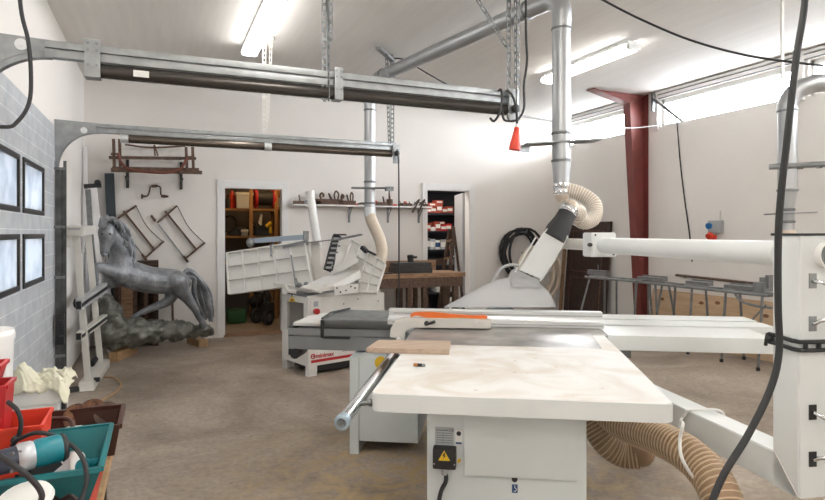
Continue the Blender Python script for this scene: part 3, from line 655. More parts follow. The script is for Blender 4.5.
# fence bracket with curved neck
mb = MB(); yy = 1.49
neck = [V((-.185, yy, .80)), V((-.18, yy, .855)), V((-.15, yy, .90)), V((-.10, yy, .92)), V((.44, yy, .92)), V((.44, yy, .866)), V((-.05, yy, .866)), V((-.075, yy, .855)), V((-.09, yy, .835)), V((-.095, yy, .79))]
mb.prism(neck, (0, .09, 0)); bmesh.ops.bevel(mb.bm, geom=mb.bm.edges[:], offset=.004, segments=2, affect='EDGES'); P('fence_bracket', mb, 'cream', angle=50)
mb = MB(); mb.disc((.045, yy, .893), (0, -1, 0), .014, .02, 12); mb.tube([(.04, yy-.018, .885), (.10, yy-.03, .908)], [.007, .010], 10); P('clamp_lever', mb, 'black')
mb = MB(); mb.disc((.355, yy, .893), (0, -1, 0), .010, .003, 12); mb.disc((-.125, yy, .80), (0, -1, 0), .013, .04, 12); P('clamp_screw', mb, 'chrome')
# round guide rail with end cap
mb = MB(); mb.tube([(-.071, -.12, .80), (-.083, 1.80, .80)], .0235, 28); P('guide_rail', mb, 'chrome')
mb = MB(); mb.lathe([(.020, 0), (.027, .003), (.027, .03), (.0245, .032), (.0245, .04)], (-.071, -.155, .80), (0, 1, 0), 28); cap = P('rail_end_cap', mb, mat('blue_grey_cap', (.36, .46, .53), .3, .3))
mb = MB(); mb.lathe([(.013, 0), (.016, -.002), (.016, .004)], (-.071, -.155, .80), (0, 1, 0), 20); mb.disc((-.071, -.1565, .80), (0, -1, 0), .006, .002, 6); P('cap_screw', mb, 'steel_dull', under=cap)
for y in (.06, .9): 
    mb = MB(); mb.tube([(-.055, y, .805), (.03, y, .815)], .009, 10); mb.disc((-.02, y, .81), (1, 0, 0), .014, .012, 10); P('rail_bolt', mb, 'steel_dull')
# main cabinet below the near table
mb = MB(); mb.box(.193, .785, .12, 1.38, .0, .795, .006); cab = P('cabinet', mb, 'saw_side')
mb = MB(); mb.box(.335, .748, .108, .119, .536, .79, .003); P('access_panel', mb, 'saw_side', under=cab)
def fs(u, v, y=.12):   # point on the cabinet front
    t = (u-U0)/F; lx, ly = W(U0, H0, d=0), 0
    o_ = s.I @ V((0, 0, EH)); p_ = s.I @ W(u, v, d=1.); d_ = p_-o_; k = (y-o_.y)/d_.y; return o_ + d_*k
def frect(mb, u0, v0, u1, v1, y0, y1, bev=0.):
    a, c = fs(u0, v0, y0), fs(u1, v1, y0); mb.box(a.x, c.x, y0, y1, c.z, a.z, bev); return a, c
mb = MB(); a, c = frect(mb, 432.5, 448.5, 456, 470.5, .075, .119, .008); sb = P('switch_box', mb, 'black', label='black electrical box with a yellow warning triangle')
mid = (a.x+c.x)/2; zt = a.z; 
mb = MB(); q = .0222; zc = (a.z+c.z)/2 + .012; mb.prism([V((mid-q, .0745, zc-.016)), V((mid+q, .0745, zc-.016)), V((mid, .0745, zc+.022))], (0, -.0012, 0)); wt = P('warning_triangle', mb, 'yellow', under=sb, sm=False)
mb = MB(); pts = [(0, .014), (-.007, .001), (-.001, .001), (-.005, -.011), (.007, .004), (.001, .004), (.005, .014)]; mb.prism([V((mid+x, .0728, zc+z)) for x, z in pts], (0, -.0005, 0)); P('lightning_bolt', mb, 'ink', under=sb, sm=False)
mb = MB(); mb.tube([(a.x+.006, .077, zc-.03), (a.x+.006, .073, zc-.03)], .003, 8).tube([(c.x-.006, .077, zc-.03), (c.x-.006, .073, zc-.03)], .003, 8); P('box_screw', mb, 'lgrey', under=sb)
mb = MB(); mb.tube([(mid, .095, c.z), (mid, .095, c.z-.025)], .012, 12); P('cable_gland', mb, 'lgrey', under=sb)
mb = MB(); mb.tube(smooth([(mid+.004, .095, c.z-.02), (mid+.004, .09, c.z-.05), (mid-.02, .08, c.z-.12), (mid-.035, .06, .2), (mid-.05, .02, .02), (mid-.2, -.1, .012)], 8), .0085, 10); P('supply_cable', mb, 'rubber', under=sb)
mb = MB(); a, c = frect(mb, 435, 427, 454, 446, .117, .1195); pl = P('type_plate', mb, 'stickergrey', under=cab, sm=False)
mb = MB(); mb.box(a.x+.004, c.x-.02, .1162, .1168, a.z-.012, a.z-.010)
for k in range(5): mb.box(a.x+.006, c.x-.006, .1162, .1168, a.z-.022-.009*k, a.z-.0208-.009*k)
mb.box(a.x+.03, a.x+.031, .1162, .1168, c.z+.006, a.z-.02); P('plate_lines', mb, 'ink', under=cab, sm=False)
text('plate_text', 'CE', .014, (c.x-.018, .1162, a.z-.016), (1,0,0), (0,0,1), 'ink', pl)
mb = MB(); a, c = frect(mb, 455.5, 430, 462, 444.5, .117, .1195); st = P('sticker', mb, 'white', under=cab, sm=False)
mb = MB(); x_ = (a.x+c.x)/2; mb.disc((x_, .117, a.z-.013), (0, -1, 0), .009, .0006, 16); P('sticker_mark', mb, 'ink', under=cab)
mb = MB(); mb.box(a.x+.001, c.x-.001, .1162, .1168, c.z+.001, c.z+.008); P('sticker_band', mb, 'navy', under=cab, sm=False)
p = fs(459.5, 460); mb = MB(); mb.disc((p.x, .1195, p.z), (0, -1, 0), .006, .002, 10); mb.box(p.x-.008, p.x+.001, .1175, .1195, p.z-.01, p.z-.002); P('yellow_mark', mb, 'yellow', under=cab)
p = fs(514.6, 479); mb = MB(); mb.disc((p.x, .1195, p.z), (0, -1, 0), .011, .003, 18); P('screw_hole', mb, 'black', under=cab)
mb = MB(); a, c = frect(mb, 512, 484.5, 517.6, 493, .117, .1195); hk = P('hook_sticker', mb, 'navy', under=cab, sm=False)
x_ = (a.x+c.x)/2; z_ = (a.z+c.z)/2; mb = MB(); mb.tube([V((x_, .1165, z_+.013)), V((x_, .1165, z_+.005))] + [V((x_ + .0055*sin(t_), .1165, z_-.003 + .0065*cos(t_))) for t_ in [i*.35 for i in range(12)]], .0014, 6); P('hook_symbol', mb, 'white', under=cab)
# cabinet under the slide
xq = fs(418, 400, 1.668).x
mb = MB(); mb.box(-.419, xq, 1.668, 2.28, .085, .635, .004); cb2 = P('slide_support', mb, 'saw_side')
mb = MB(); mb.prism([V((-.48, 1.66, .0)), V((-.48, 2.3, .0)), V((-.48, 2.3, .635)), V((-.48, 1.66, .635))], (.06, 0, 0)); P('support_panel', mb, 'saw_side', sm=False)
q_ = fs(381, 362.5, 1.667); mb = MB(); mb.disc(q_, (0, -1, 0), .041, .004, 24); P('yellow_disc', mb, 'yellow', under=cb2)
mb = MB(); mb.box(-.415, xq-.06, 1.95, 2.2, .0, .085); P('support_foot', mb, 'black')
mb = MB(); mb.box(.193, .95, 1.4, 2.25, .0, .64, .004); P('trunnion_housing', mb, 'saw_side')
mb = MB(); mb.box(-.03, .19, 1.5, 1.78, .45, .78, .004); P('cross_member', mb, 'grey')
# outrigger beam, column and arm of the overhead guard
e1, e2, Cc = V((-.299, .954, 0)), V((.954, .299, 0)), V((1.536, .17, 0))
def G(a, b, z): return Cc + e1*a + e2*b + V((0, 0, z))
mb = MB(); mb.hexa([G(.0, 0, .492), G(.0, .12, .492), G(1.72, .12, .492), G(1.72, 0, .492), G(.115, 0, .62), G(.115, .12, .62), G(1.72, .12, .62), G(1.72, 0, .62)])
bmesh.ops.bevel(mb.bm, geom=mb.bm.edges[:], offset=.004, segments=2, affect='EDGES'); bb = P('outrigger_beam', mb, 'saw_white')
mb = MB(); mb.bar(G(.001, -.001, .492), G(.116, -.001, .621), .004, .004, e1); P('weld_seam', mb, 'cream', under=bb)
mb = MB(); W_ = .19
mb.hexa([G(0, 0, .49), G(0, W_, .49), G(.126, W_, .49), G(.126, 0, .49), G(0, 0, 1.44), G(0, W_, 1.44), G(.126, W_, 1.44), G(.126, 0, 1.44)])
bmesh.ops.bevel(mb.bm, geom=[e for e in mb.bm.edges if abs(e.verts[0].co.z-e.verts[1].co.z) > .5], offset=.006, segments=3, affect='EDGES')
col = P('guard_column', mb, 'saw_white', angle=50)
mb = MB(); mb.hexa([G(-.003, -.003, 1.438), G(-.003, W_+.003, 1.438), G(.129, W_+.003, 1.438), G(.129, -.003, 1.438), G(-.003, -.003, 1.447), G(-.003, W_+.003, 1.447), G(.129, W_+.003, 1.447), G(.129, -.003, 1.447)]); P('column_cap', mb, 'black', under=col)
mb = MB(); c_ = G(-.0, .108, 1.368); mb.lathe([(.047, .01), (.048, -.004), (.048, -.028), (.043, -.028), (.040, -.01), (.040, -.006)], c_, e1, 32); P('dust_port', mb, 'white', under=col)
mb = MB(); mb.disc(G(-.002, .108, 1.368), e1*-1, .0395, .006, 28); P('port_inside', mb, 'grey', under=col)
for z, z2 in ((1.275, 1.245), (1.12, 1.135), (.80, .76), (.63, .645)):
    mb = MB(); a_ = G(0, .055, z)
    mb.bar(a_ + V((0,0,.027)), a_ - V((0,0,.027)), .03, .008, e1*-1); mb.disc(a_ - e1*.004, e1*-1, .008, .008, 10); P('bracket_foot', mb, 'black' if z < 1 else 'steel', under=col)
    mb = MB(); mb.tube(smooth([a_ - e1*.008, G(-.04, .065, (z+z2)/2+.01), G(-.075, .11, z2), G(-.08, .17, z2-.01), G(-.08, .24, z2-.01)], 6), .0075, 10); P('bracket_rod', mb, 'chrome', under=col)
mb = MB(); mb.tube([G(.12, .038, 1.37), G(1.62, .038, 1.37)], .048, 28); P('guard_arm', mb, 'saw_white')
mb = MB(); mb.tube([G(1.5, .038, 1.37), G(2.15, .038, 1.372)], .038, 24); P('inner_arm', mb, 'cream')
mb = MB(); a0, a1 = 1.50, 1.62
mb.hexa([G(a0, -.045, 1.30), G(a0, .12, 1.30), G(a1, .12, 1.30), G(a1, -.045, 1.30), G(a0, -.045, 1.45), G(a0, .12, 1.45), G(a1, .12, 1.45), G(a1, -.045, 1.45)]); bmesh.ops.bevel(mb.bm, geom=mb.bm.edges[:], offset=.006, segments=2, affect='EDGES'); blk = P('clamp_block', mb, 'saw_white')
mb = MB(); mb.tube([G(a0-.01, -.055, 1.375), G(a0+.03, -.045, 1.375)], .012, 10).disc(G(a0-.001, -.02, 1.435), e1*-1, .006, .004, 8).disc(G(a0-.001, .10, 1.315), e1*-1, .006, .004, 8); P('clamp_bolt', mb, 'black', under=blk)
# rubber strap round the column
mb = MB()
for z in (1.055, 1.025):
    mb.tube([G(-.008, .2, z), G(-.008, .05, z), G(-.008, -.004, z+.002), G(.02, -.010, z+.002), G(.10, -.010, z+.008), G(.13, -.010, z+.008)], .008, 8)
for b_ in (.02, .075, .13): mb.tube([G(-.008, b_, 1.055), G(-.008, b_, 1.025)], .008, 8)
mb.ball(G(.125, -.012, 1.045), .016, (1, 1, .8)); mb.tube([G(.13, -.015, 1.065), G(.125, -.025, 1.045), G(.135, -.02, 1.02)], .007, 8)
P('rubber_strap', mb, 'rubber', under=col)
# blade guard hood
def hoodp(pts, y0, y1):
    mb = MB(); mb.prism([V((x, y0, z)) for x, z in pts], (0, y1-y0, 0)); return mb
hood = smooth([(.12, 2.0, .93), (.28, 2.0, 1.02), (.43, 2.0, 1.10), (.55, 2.0, 1.135), (.66, 2.0, 1.138), (.76, 2.0, 1.10), (.83, 2.0, 1.03), (.87, 2.0, .945)], 6)
hood = [(p.x, p.z) for p in hood]
hd = P('guard_hood', hoodp(hood, 1.965, 2.05), 'hood', sm=False, label='cloudy see-through plastic blade hood')
mb = MB()
for i in range(len(hood)-1):
    mb.bar((hood[i][0], 1.963, hood[i][1]), (hood[i+1][0], 1.963, hood[i+1][1]), .004, .012, (0, 0, 1))
inn = [(.5 + (x-.5)*.86, .93 + (z-.93)*.84) for x, z in hood]
for i in range(len(inn)//2, len(inn)-1): mb.bar((inn[i][0], 1.963, inn[i][1]), (inn[i+1][0], 1.963, inn[i+1][1]), .004, .006, (0, 0, 1))
mb.box(.57, .78, 1.955, 1.965, 1.075, 1.08).box(.57, .575, 1.955, 1.965, 1.08, 1.13); P('hood_rim', mb, 'lgrey', under=hd)
mb = MB(); mb.disc((.50, 2.0, .80), (0, 1, 0), .155, .003, 40); P('saw_blade', mb, 'steel')
# tilted hood holder
def HP(u, v, y): return fs(u, v, y)
mb = MB(); q4 = [HP(547, 228, 1.99), HP(569, 236, 1.99), HP(543, 280, 1.99), HP(519, 270, 1.99)]; mb.prism(q4, (0, .07, 0)); bmesh.ops.bevel(mb.bm, geom=mb.bm.edges[:], offset=.004, segments=2, affect='EDGES'); hl = P('hood_holder', mb, 'saw_white')
mb = MB(); mb.bar(HP(536, 237, 1.975), HP(515, 272, 1.975), .012, .010).bar(HP(556, 258, 1.975), HP(540, 281, 1.975), .012, .010); P('holder_rail', mb, 'alu', under=hl)
mb = MB(); mb.prism([HP(515, 269, 1.975), HP(541, 281, 1.975), HP(536, 285, 1.975), HP(507, 281, 1.975), HP(511, 272, 1.975)], (0, .085, 0)); P('holder_foot', mb, 'lgrey', under=hl)
mb = MB(); mb.tube(smooth([HP(493, 282, 1.97), HP(497, 274, 1.97), HP(502, 268, 1.97), HP(510, 265, 1.97), HP(519, 265.5, 1.97)], 8), .011, 10); P('hood_handle', mb, 'lgrey')
mb = MB(); a_, b_ = HP(555, 236, 2.03), HP(567, 214, 2.10); mb.lathe([(.078, -.03), (.082, .0), (.082, .05), (.066, .13), (.062, (b_-a_).length+.01)], a_, b_-a_, 28); P('rubber_boot', mb, 'rubber')
mb = MB(); mb.lathe([(.064, 0), (.069, .006), (.064, .012), (.064, .022), (.069, .028), (.064, .034), (.066, .04), (.062, .05)], b_, b_-a_, 28); P('hose_clamp', mb, 'chrome')
hose_end = s.M @ (b_ + (b_-a_).normalized()*.03); hose_dir = (s.M.to_3x3() @ (b_-a_)).normalized()
hose(s, 'hose_elbow', ribbed([s.I @ hose_end, s.I @ (hose_end + hose_dir*.03), s.I @ W(571, 209, d=4.16), s.I @ W(578, 212, d=4.22), s.I @ W(578, 217, d=4.26)], .056, .020, .003, 20), 'clearhose', 'wire')

# ---- things lying on the saw
sm4 = s.M
mb = MB(); mb.hexa([V((-.168, .712, .8615)), V((.236, .717, .8615)), V((.228, .955, .8615)), V((-.150, .935, .8615)), V((-.168, .712, .886)), V((.236, .717, .886)), V((.228, .955, .886)), V((-.150, .935, .886))]); bmesh.ops.bevel(mb.bm, geom=mb.bm.edges[:], offset=.0012, segments=1, affect='EDGES')
solo('wooden_plank', mb, 'board', 'short pale wooden board lying across the left edge of the saw table', 'plank', M4=sm4, sm=False)
t = Thing('battery', 'small black and copper battery lying on the white saw table', 'battery', s.M @ V((.125, .455, .8605)), SAWROT)
t.part('cell', MB().tube([(-.024, .004, .0072), (.012, -.002, .0072)], .0071, 16), 'black')
t.part('copper_end', MB().tube([(-.026, .0043, .0072), (-.008, .0013, .0072)], .00725, 16), mat('copper_wrap', (.55, .25, .10), .35, .6))
t.part('terminal', MB().tube([(.012, -.002, .0072), (.0245, -.004, .0072)], .0070, 14), 'steel')
mb = MB(); top_ = smooth([(-.06, 0, .0), (-.055, 0, .024), (-.02, 0, .034), (.08, 0, .036), (.2, 0, .026), (.32, 0, .020), (.40, 0, .020), (.415, 0, .008), (.40, 0, .0)], 6)
bot = smooth([(.40, 0, .0), (.32, 0, .002), (.24, 0, .004), (.16, 0, .001), (.05, 0, .000), (-.02, 0, .012), (-.06, 0, .0)], 5)
poly = [p for p in top_] + [p for p in bot[1:-1]]
mb.prism([V((p.x, 1.525, .9205+p.z*.95)) for p in poly], (0, .028, 0))
solo('push_stick', mb, 'orange', 'long orange push stick lying on the white fence bracket', 'push stick', M4=sm4)
# beige flexible hose below the table
t = Thing('dust_hose', 'thick beige ribbed dust hose hanging below the saw table and beam', 'hose', W(700, 500, z=0)*.0 + V((1.9, 1.1, 0)))
bh = [W(600, 405, d=3.0), W(622, 424, d=2.85), W(652, 436, d=2.65), W(682, 450, d=2.45), W(705, 470, d=2.32), W(722, 500, d=2.2), W(733, 560, d=2.1), W(735, 640, d=2.08)]
hose(t, 'hose', ribbed(bh, .072, .021, .0042, 22), 'beige_hose', 'wire_beige', True)
bh2 = [W(580, 400, d=3.1), W(592, 420, d=3.05), W(606, 442, d=3.0), W(622, 453, d=2.98), W(640, 455, d=2.95)]
hose(t, 'branch_hose', ribbed(bh2, .068, .018, .0035, 20), 'beige_hose', 'wire_beige', True)
t.part('hose_cap', MB().ball(W(640, 452, d=2.95), .072), 'beige_hose', world=True)
# strap tying hose to beam
st_ = [s.M @ G(.62, -.012, .626), s.M @ G(.60, .06, .632), s.M @ G(.57, .125, .628), s.M @ G(.55, .132, .58)]
mb = MB(); mb.tube(smooth([W(697, 482, d=2.30), W(688, 470, d=2.26), W(681, 455, d=2.27), W(680, 438, d=2.31), W(683, 424, d=2.34), s.M @ G(.635, -.035, .575), s.M @ G(.625, -.014, .618)] + st_, 6), .0065, 8)
solo('tie_strap', mb, 'white', 'white strap tying the beige hose to the white saw beam', 'strap')

# ================================================================ PLANER with its tables folded up
t = Thing('jointer_planer', 'white jointer planer with ribbed tables folded up, standing left of the panel saw', 'planer', (1.383, 5.85, 0), radians(16.7))
P = t.part; wl = t.wl; zz = 0.79; LX, LY = .95, .56
mb = MB(); mb.box(.0, LX, 0, .012, .10, .72).box(.0, LX, .0, .02, .72, zz)
mb.box(0, .10, 0, .06, 0, .10).box(LX-.25, LX, 0, .06, 0, .10).box(0, .10, LY-.08, LY, 0, .10).box(LX-.25, LX, LY-.06, LY, 0, .10)
P('front_panel', mb, 'planer_white', sm=False)
mb = MB(); mb.box(.0, .03, .012, .10, .10, zz).box(0, .03, LY-.10, LY, 0, zz).box(0, .03, .10, LY-.10, .10, .42).box(0, .03, .10, LY-.10, .73, zz); P('end_panel', mb, 'planer_white', sm=False)
mb = MB(); mb.box(.03, .32, .02, LY-.02, .40, .42).box(.30, .32, .02, LY-.02, .42, .76); P('recess', mb, 'lgrey')
mb = MB(); mb.box(.03, LX, LY-.015, LY, .10, zz).box(LX-.02, LX, .02, LY-.015, .10, zz).box(.02, LX-.02, .02, LY-.02, zz-.02, zz-.002).box(.02, LX-.02, .02, LY-.02, .10, .12); P('body_shell', mb, 'planer_white', sm=False)
mb = MB(); mb.prism([V((.0, .014, zz)), V((.0, .014, zz+.02)), V((.60, .014, zz+.06)), V((.86, .014, zz+.045)), V((LX, .014, zz-.02)), V((LX, .014, zz))], (0, .02, 0)); P('top_skirt', mb, 'planer_white', sm=False)
mb = MB(); mb.box(.03, .85, .05, .50, zz, zz+.025, .004); P('planer_bed', mb, 'grey')
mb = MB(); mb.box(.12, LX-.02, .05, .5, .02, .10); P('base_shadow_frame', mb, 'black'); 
# red stripe, maker's mark, name and scale on the front
mb = MB(); mb.prism([V((.03, -.001, .133)), V((LX-.02, -.001, .133)), V((LX-.02, -.001, .162)), V((.03, -.001, .162))], (0, -.0012, 0)); P('red_stripe', mb, 'red', sm=False)
mb = MB(); mb.tube([V((.052 + .022*cos(a), -.003, .20 + .022*sin(a))) for a in [i*2*pi/20 for i in range(21)]], .0055, 6); mb.disc((.055, -.001, .20), (0, -1, 0), .009, .003, 12); P('round_mark', mb, 'red')
text('name_text', 'minimax', .062, (.085, -.003, .178), (1,0,0), (0,0,1), 'red', t.o, bold=.0015)
mb = MB(); mb.box(.40, .78, -.003, -.001, .205, .208)
for k in range(12): mb.box(.41+.033*k, .413+.033*k, -.003, -.001, .208, .208+(.012 if k % 3 else .022))
mb.prism([V((.465, -.003, .208)), V((.475, -.003, .245)), V((.485, -.003, .208))], (0, .002, 0)); P('scale_mark', mb, 'ink', sm=False)
mb = MB(); mb.box(.02, .135, -.015, .0, .54, .77, .006); cp = P('control_panel', mb, 'planer_white')
mb = MB(); mb.disc((.075, -.015, .655), (0, -1, 0), .030, .035, 18); P('stop_button', mb, 'red', under=cp)
mb = MB(); mb.box(.05, .10, -.02, -.014, .70, .755, .003); P('switch_plate', mb, 'stickergrey', under=cp)
mb = MB(); mb.disc((.11, -.001, .745), (0, -1, 0), .008, .002, 8); P('screw', mb, 'black')
for x, z in ((.42, .70), (.60, .74), (.87, .70)):
    mb = MB(); mb.disc((x, -.001, z), (0, -1, 0), .007, .002, 8); P('screw', mb, 'black')
def rib_panel(name, c00, c10, c11, c01, nx, ny, dep, m='planer_white', rim=.012, holes=()):
    c00, c10, c11, c01 = map(V, (c00, c10, c11, c01))
    nrm = (c10-c00).cross(c01-c00).normalized()     # towards the ribs
    def q(a, b): return c00*(1-a)*(1-b) + c10*a*(1-b) + c11*a*b + c01*(1-a)*b
    mb = MB(); mb.prism([c00 - nrm*.008, c10 - nrm*.008, c11 - nrm*.008, c01 - nrm*.008], nrm*.012)
    for i in range(nx+1):
        a = i/nx; mb.bar(q(a, 0) + nrm*dep/2, q(a, 1) + nrm*dep/2, rim if i in (0, nx) else rim*.8, dep, nrm)
    for j in range(ny+1):
        b_ = j/ny; mb.bar(q(0, b_) + nrm*dep/2, q(1, b_) + nrm*dep/2, rim if j in (0, ny) else rim*.8, dep, nrm)
    return P(name, mb, m, world=True, sm=False), q, nrm
# left folded table: ribs face the camera
lt, q, nr = rib_panel('folded_table', W(230, 294.5, d=6.34), W(313, 284, d=6.20), W(305, 242, d=6.34), W(228, 254, d=6.50), 5, 3, .045)
mb = MB()
for a in (.62, .78, .93):
    for b_ in (.1, .5, .9): mb.disc(q(1.015, b_)*1, nr, .006, .05, 8)
P('table_bolt', mb, 'steel_dull', world=True) if False else mb.bm.free()
mb = MB(); mb.bar(W(313, 284, d=6.24), W(305, 242, d=6.38), .03, .05, nr); P('table_edge', mb, 'cream', world=True)
mb = MB(); mb.hexa([W(312, 284, d=6.3), W(322, 284, d=6.3), W(322, 284, d=6.5), W(312, 284, d=6.5), W(311, 243, d=6.4), W(319, 241, d=6.4), W(319, 241, d=6.6), W(311, 243, d=6.6)]); P('fence_plate', mb, 'cream', world=True)
mb = MB(); mb.bar(W(250, 241, d=6.5), W(307, 237, d=6.42), .07, .055); gb = P('guard_beam', mb, mat('blue_grey_metal', (.36, .42, .48), .4, .4), world=True)
P('beam_cap', MB().ball(W(250.5, 242.5, d=6.44), .045, (1, 1, 1.2)), 'steel_dull', world=True); mb = MB(); mb.bar(W(306, 245, d=6.36), W(306, 231, d=6.36), .05, .05); P('beam_end', mb, 'steel_dull', world=True)
mb = MB(); mb.bar(W(305, 243, d=6.38), W(340, 239, d=6.35), .10, .012).bar(W(338, 239.5, d=6.35), W(362, 234.5, d=6.3), .08, .02); P('flat_bar', mb, 'steel_dull', world=True)
mb = MB(); mb.bar(W(283, 247, d=6.28), W(308, 241, d=6.25), .03, .03); mb.bar(W(271, 245, d=6.36), W(271, 256, d=6.30), .018, .02); mb.bar(W(291, 255, d=6.22), W(296, 287, d=6.14), .012, .014); P('clamp_rod', mb, 'grey', world=True)
mb = MB(); mb.tube([W(292, 290, d=6.12), W(292, 297, d=6.1)], .006, 8); mb.box(0, .001, 0, .001, 0, .001); mb.bm.verts.ensure_lookup_table()
bmesh.ops.delete(mb.bm, geom=mb.bm.verts[-8:], context='VERTS'); P('tag_chain', mb, 'black', world=True)
a_ = W(292, 296, d=6.1); mb = MB(); rgt = V((cos(TH), -sin(TH), 0)); mb.prism([a_, a_ - rgt*.035 - V((0,0,.06)), a_ + rgt*.035 - V((0,0,.06))], V((sin(TH), cos(TH), 0))*.004); P('warning_tag', mb, 'yellow', world=True, sm=False)
a_ -= V((sin(TH), cos(TH), 0))*.002; mb = MB(); mb.prism([a_ - V((0,0,.022)), a_ - rgt*.016 - V((0,0,.05)), a_ + rgt*.016 - V((0,0,.05))], -V((sin(TH), cos(TH), 0))*.001); P('warning_symbol', mb, 'ink', world=True, sm=False)
mb = MB(); mb.bar(W(275, 284, d=6.25), W(312, 291, d=6.15), .08, .04); mb.tube([W(285, 284, d=6.1), W(288, 291, d=6.05), W(296, 292, d=6.05)], .02, 8); P('hinge_arm', mb, 'cream', world=True)
mb = MB(); mb.ball(W(299, 285, d=6.1), .028).ball(W(306, 284, d=6.1), .024); mb.tube([W(298, 286, d=6.08), W(296, 278, d=6.1)], .008, 8); P('locking_knob', mb, 'grey', world=True)
# tall white pipe
mb = MB(); mb.tube([W(318, 248, d=6.62), W(310, 193, d=6.62)], .046, 24); pp_ = P('chip_pipe', mb, 'white', world=True)
mb = MB(); mb.lathe([(.048, -.02), (.050, 0), (.050, .02), (.04, .02), (.04, 0)], W(310, 193, d=6.62), W(310, 193, d=6.62)-W(318, 248, d=6.62), 24); P('pipe_rim', mb, 'white', under=pp_, world=True)
# right folded table
rt, q2, nr2 = rib_panel('folded_table', W(338, 292, d=6.30), W(377, 294, d=6.15), W(386, 265, d=6.45), W(352, 240, d=6.62), 4, 4, .04)
mb = MB(); mb.bar(W(328, 270, d=6.25), W(337, 236, d=6.5), .09, .05, (0, -1, 0)); sp = P('black_strip', mb, 'black', world=True)
for k in range(7):
    mb = MB(); f_ = (k+.5)/7; a_ = W(328+9*f_ , 270-34*f_, d=6.19+.25*f_); mb.bar(a_ - rgt*.03, a_ + rgt*.03, .02, .02); P('strip_slot', mb, 'lgrey', under=sp, world=True)
mb = MB(); mb.hexa([W(330, 276, d=6.22), W(342, 270, d=6.2), W(342, 270, d=6.3), W(330, 276, d=6.32), W(339, 240, d=6.45), W(350, 247, d=6.42), W(350, 247, d=6.52), W(339, 240, d=6.55)]); fb = P('side_bracket', mb, 'planer_white', world=True, sm=False)
mb = MB(); mb.hexa([W(340, 272, d=6.2), W(358, 262, d=6.18), W(358, 262, d=6.24), W(340, 272, d=6.26), W(350, 242, d=6.44), W(352, 244, d=6.44), W(352, 244, d=6.5), W(350, 242, d=6.5)]); P('side_bracket', mb, 'planer_white', world=True, sm=False)
for k in range(4):
    mb = MB(); f_ = (k+.4)/4; mb.disc(W(331+9*f_, 268-26*f_, d=6.2+.2*f_), (0, -1, 0), .010, .03, 8); P('bolt', mb, 'steel_dull', world=True)
mb = MB(); mb.bar(W(364, 249, d=6.35), W(376, 255, d=6.3), .03, .02).bar(W(362, 247, d=6.36), W(367, 252, d=6.33), .05, .04); P('latch', mb, 'black', world=True)
mb = MB(); mb.hexa([W(333, 235.5, d=6.45), W(347, 235.5, d=6.45), W(347, 235.5, d=6.55), W(333, 235.5, d=6.55), W(334, 234, d=6.45), W(346, 234, d=6.45), W(346, 234, d=6.55), W(334, 234, d=6.55)]); P('strip_head', mb, 'black', world=True)
# chute board leading to the hose
mb = MB(); B = [W(300, 287, d=6.05), W(320.5, 291, d=5.85), W(360, 270, d=6.25), W(353, 264, d=6.45)]
mb.prism([b_ - V((0,0,.02)) for b_ in B], (0, 0, .02)); P('chute_board', mb, 'laminate', world=True, sm=False)
mb = MB(); mb.prism([W(321, 291, d=5.86), W(360, 270.5, d=6.25), W(361, 278, d=6.25), W(338, 290, d=6.0)], V((sin(TH), cos(TH), 0))*.02); P('chute_side', mb, 'planer_white', world=True, sm=False)
mb = MB(); mb.hexa([W(349, 276, d=6.3), W(361, 279, d=6.3), W(361, 279, d=6.5), W(349, 276, d=6.5), W(352, 264, d=6.3), W(362, 267, d=6.3), W(362, 267, d=6.5), W(352, 264, d=6.5)]); P('hose_outlet', mb, 'cream', world=True)
mb = MB(); mb.bar(W(334, 290.5, d=5.93), W(357.5, 288, d=6.0), .06, .085, (0, 0, 1), ); kb = P('bracket_block', mb, 'planer_white', world=True)
for u, v in ((337, 288), (340.5, 292), (346, 290.5), (351, 286.5), (355, 288)):
    mb = MB(); mb.disc(W(u, v, d=5.90+(u-334)*.003), (-sin(TH), -cos(TH), 0), .009, .005, 10); P('bolt_hole', mb, 'black', under=kb, world=True)
mb = MB(); mb.tube([(.55, .1, .012), (.70, -.03, .012), (.9, -.05, .012), (1.0, .0, .012)], .01, 8); P('floor_cable', mb, 'rubber')
mb = MB(); mb.box(.62, .80, .0, .1, .04, .11, .01); P('red_foot_switch', mb, 'red')

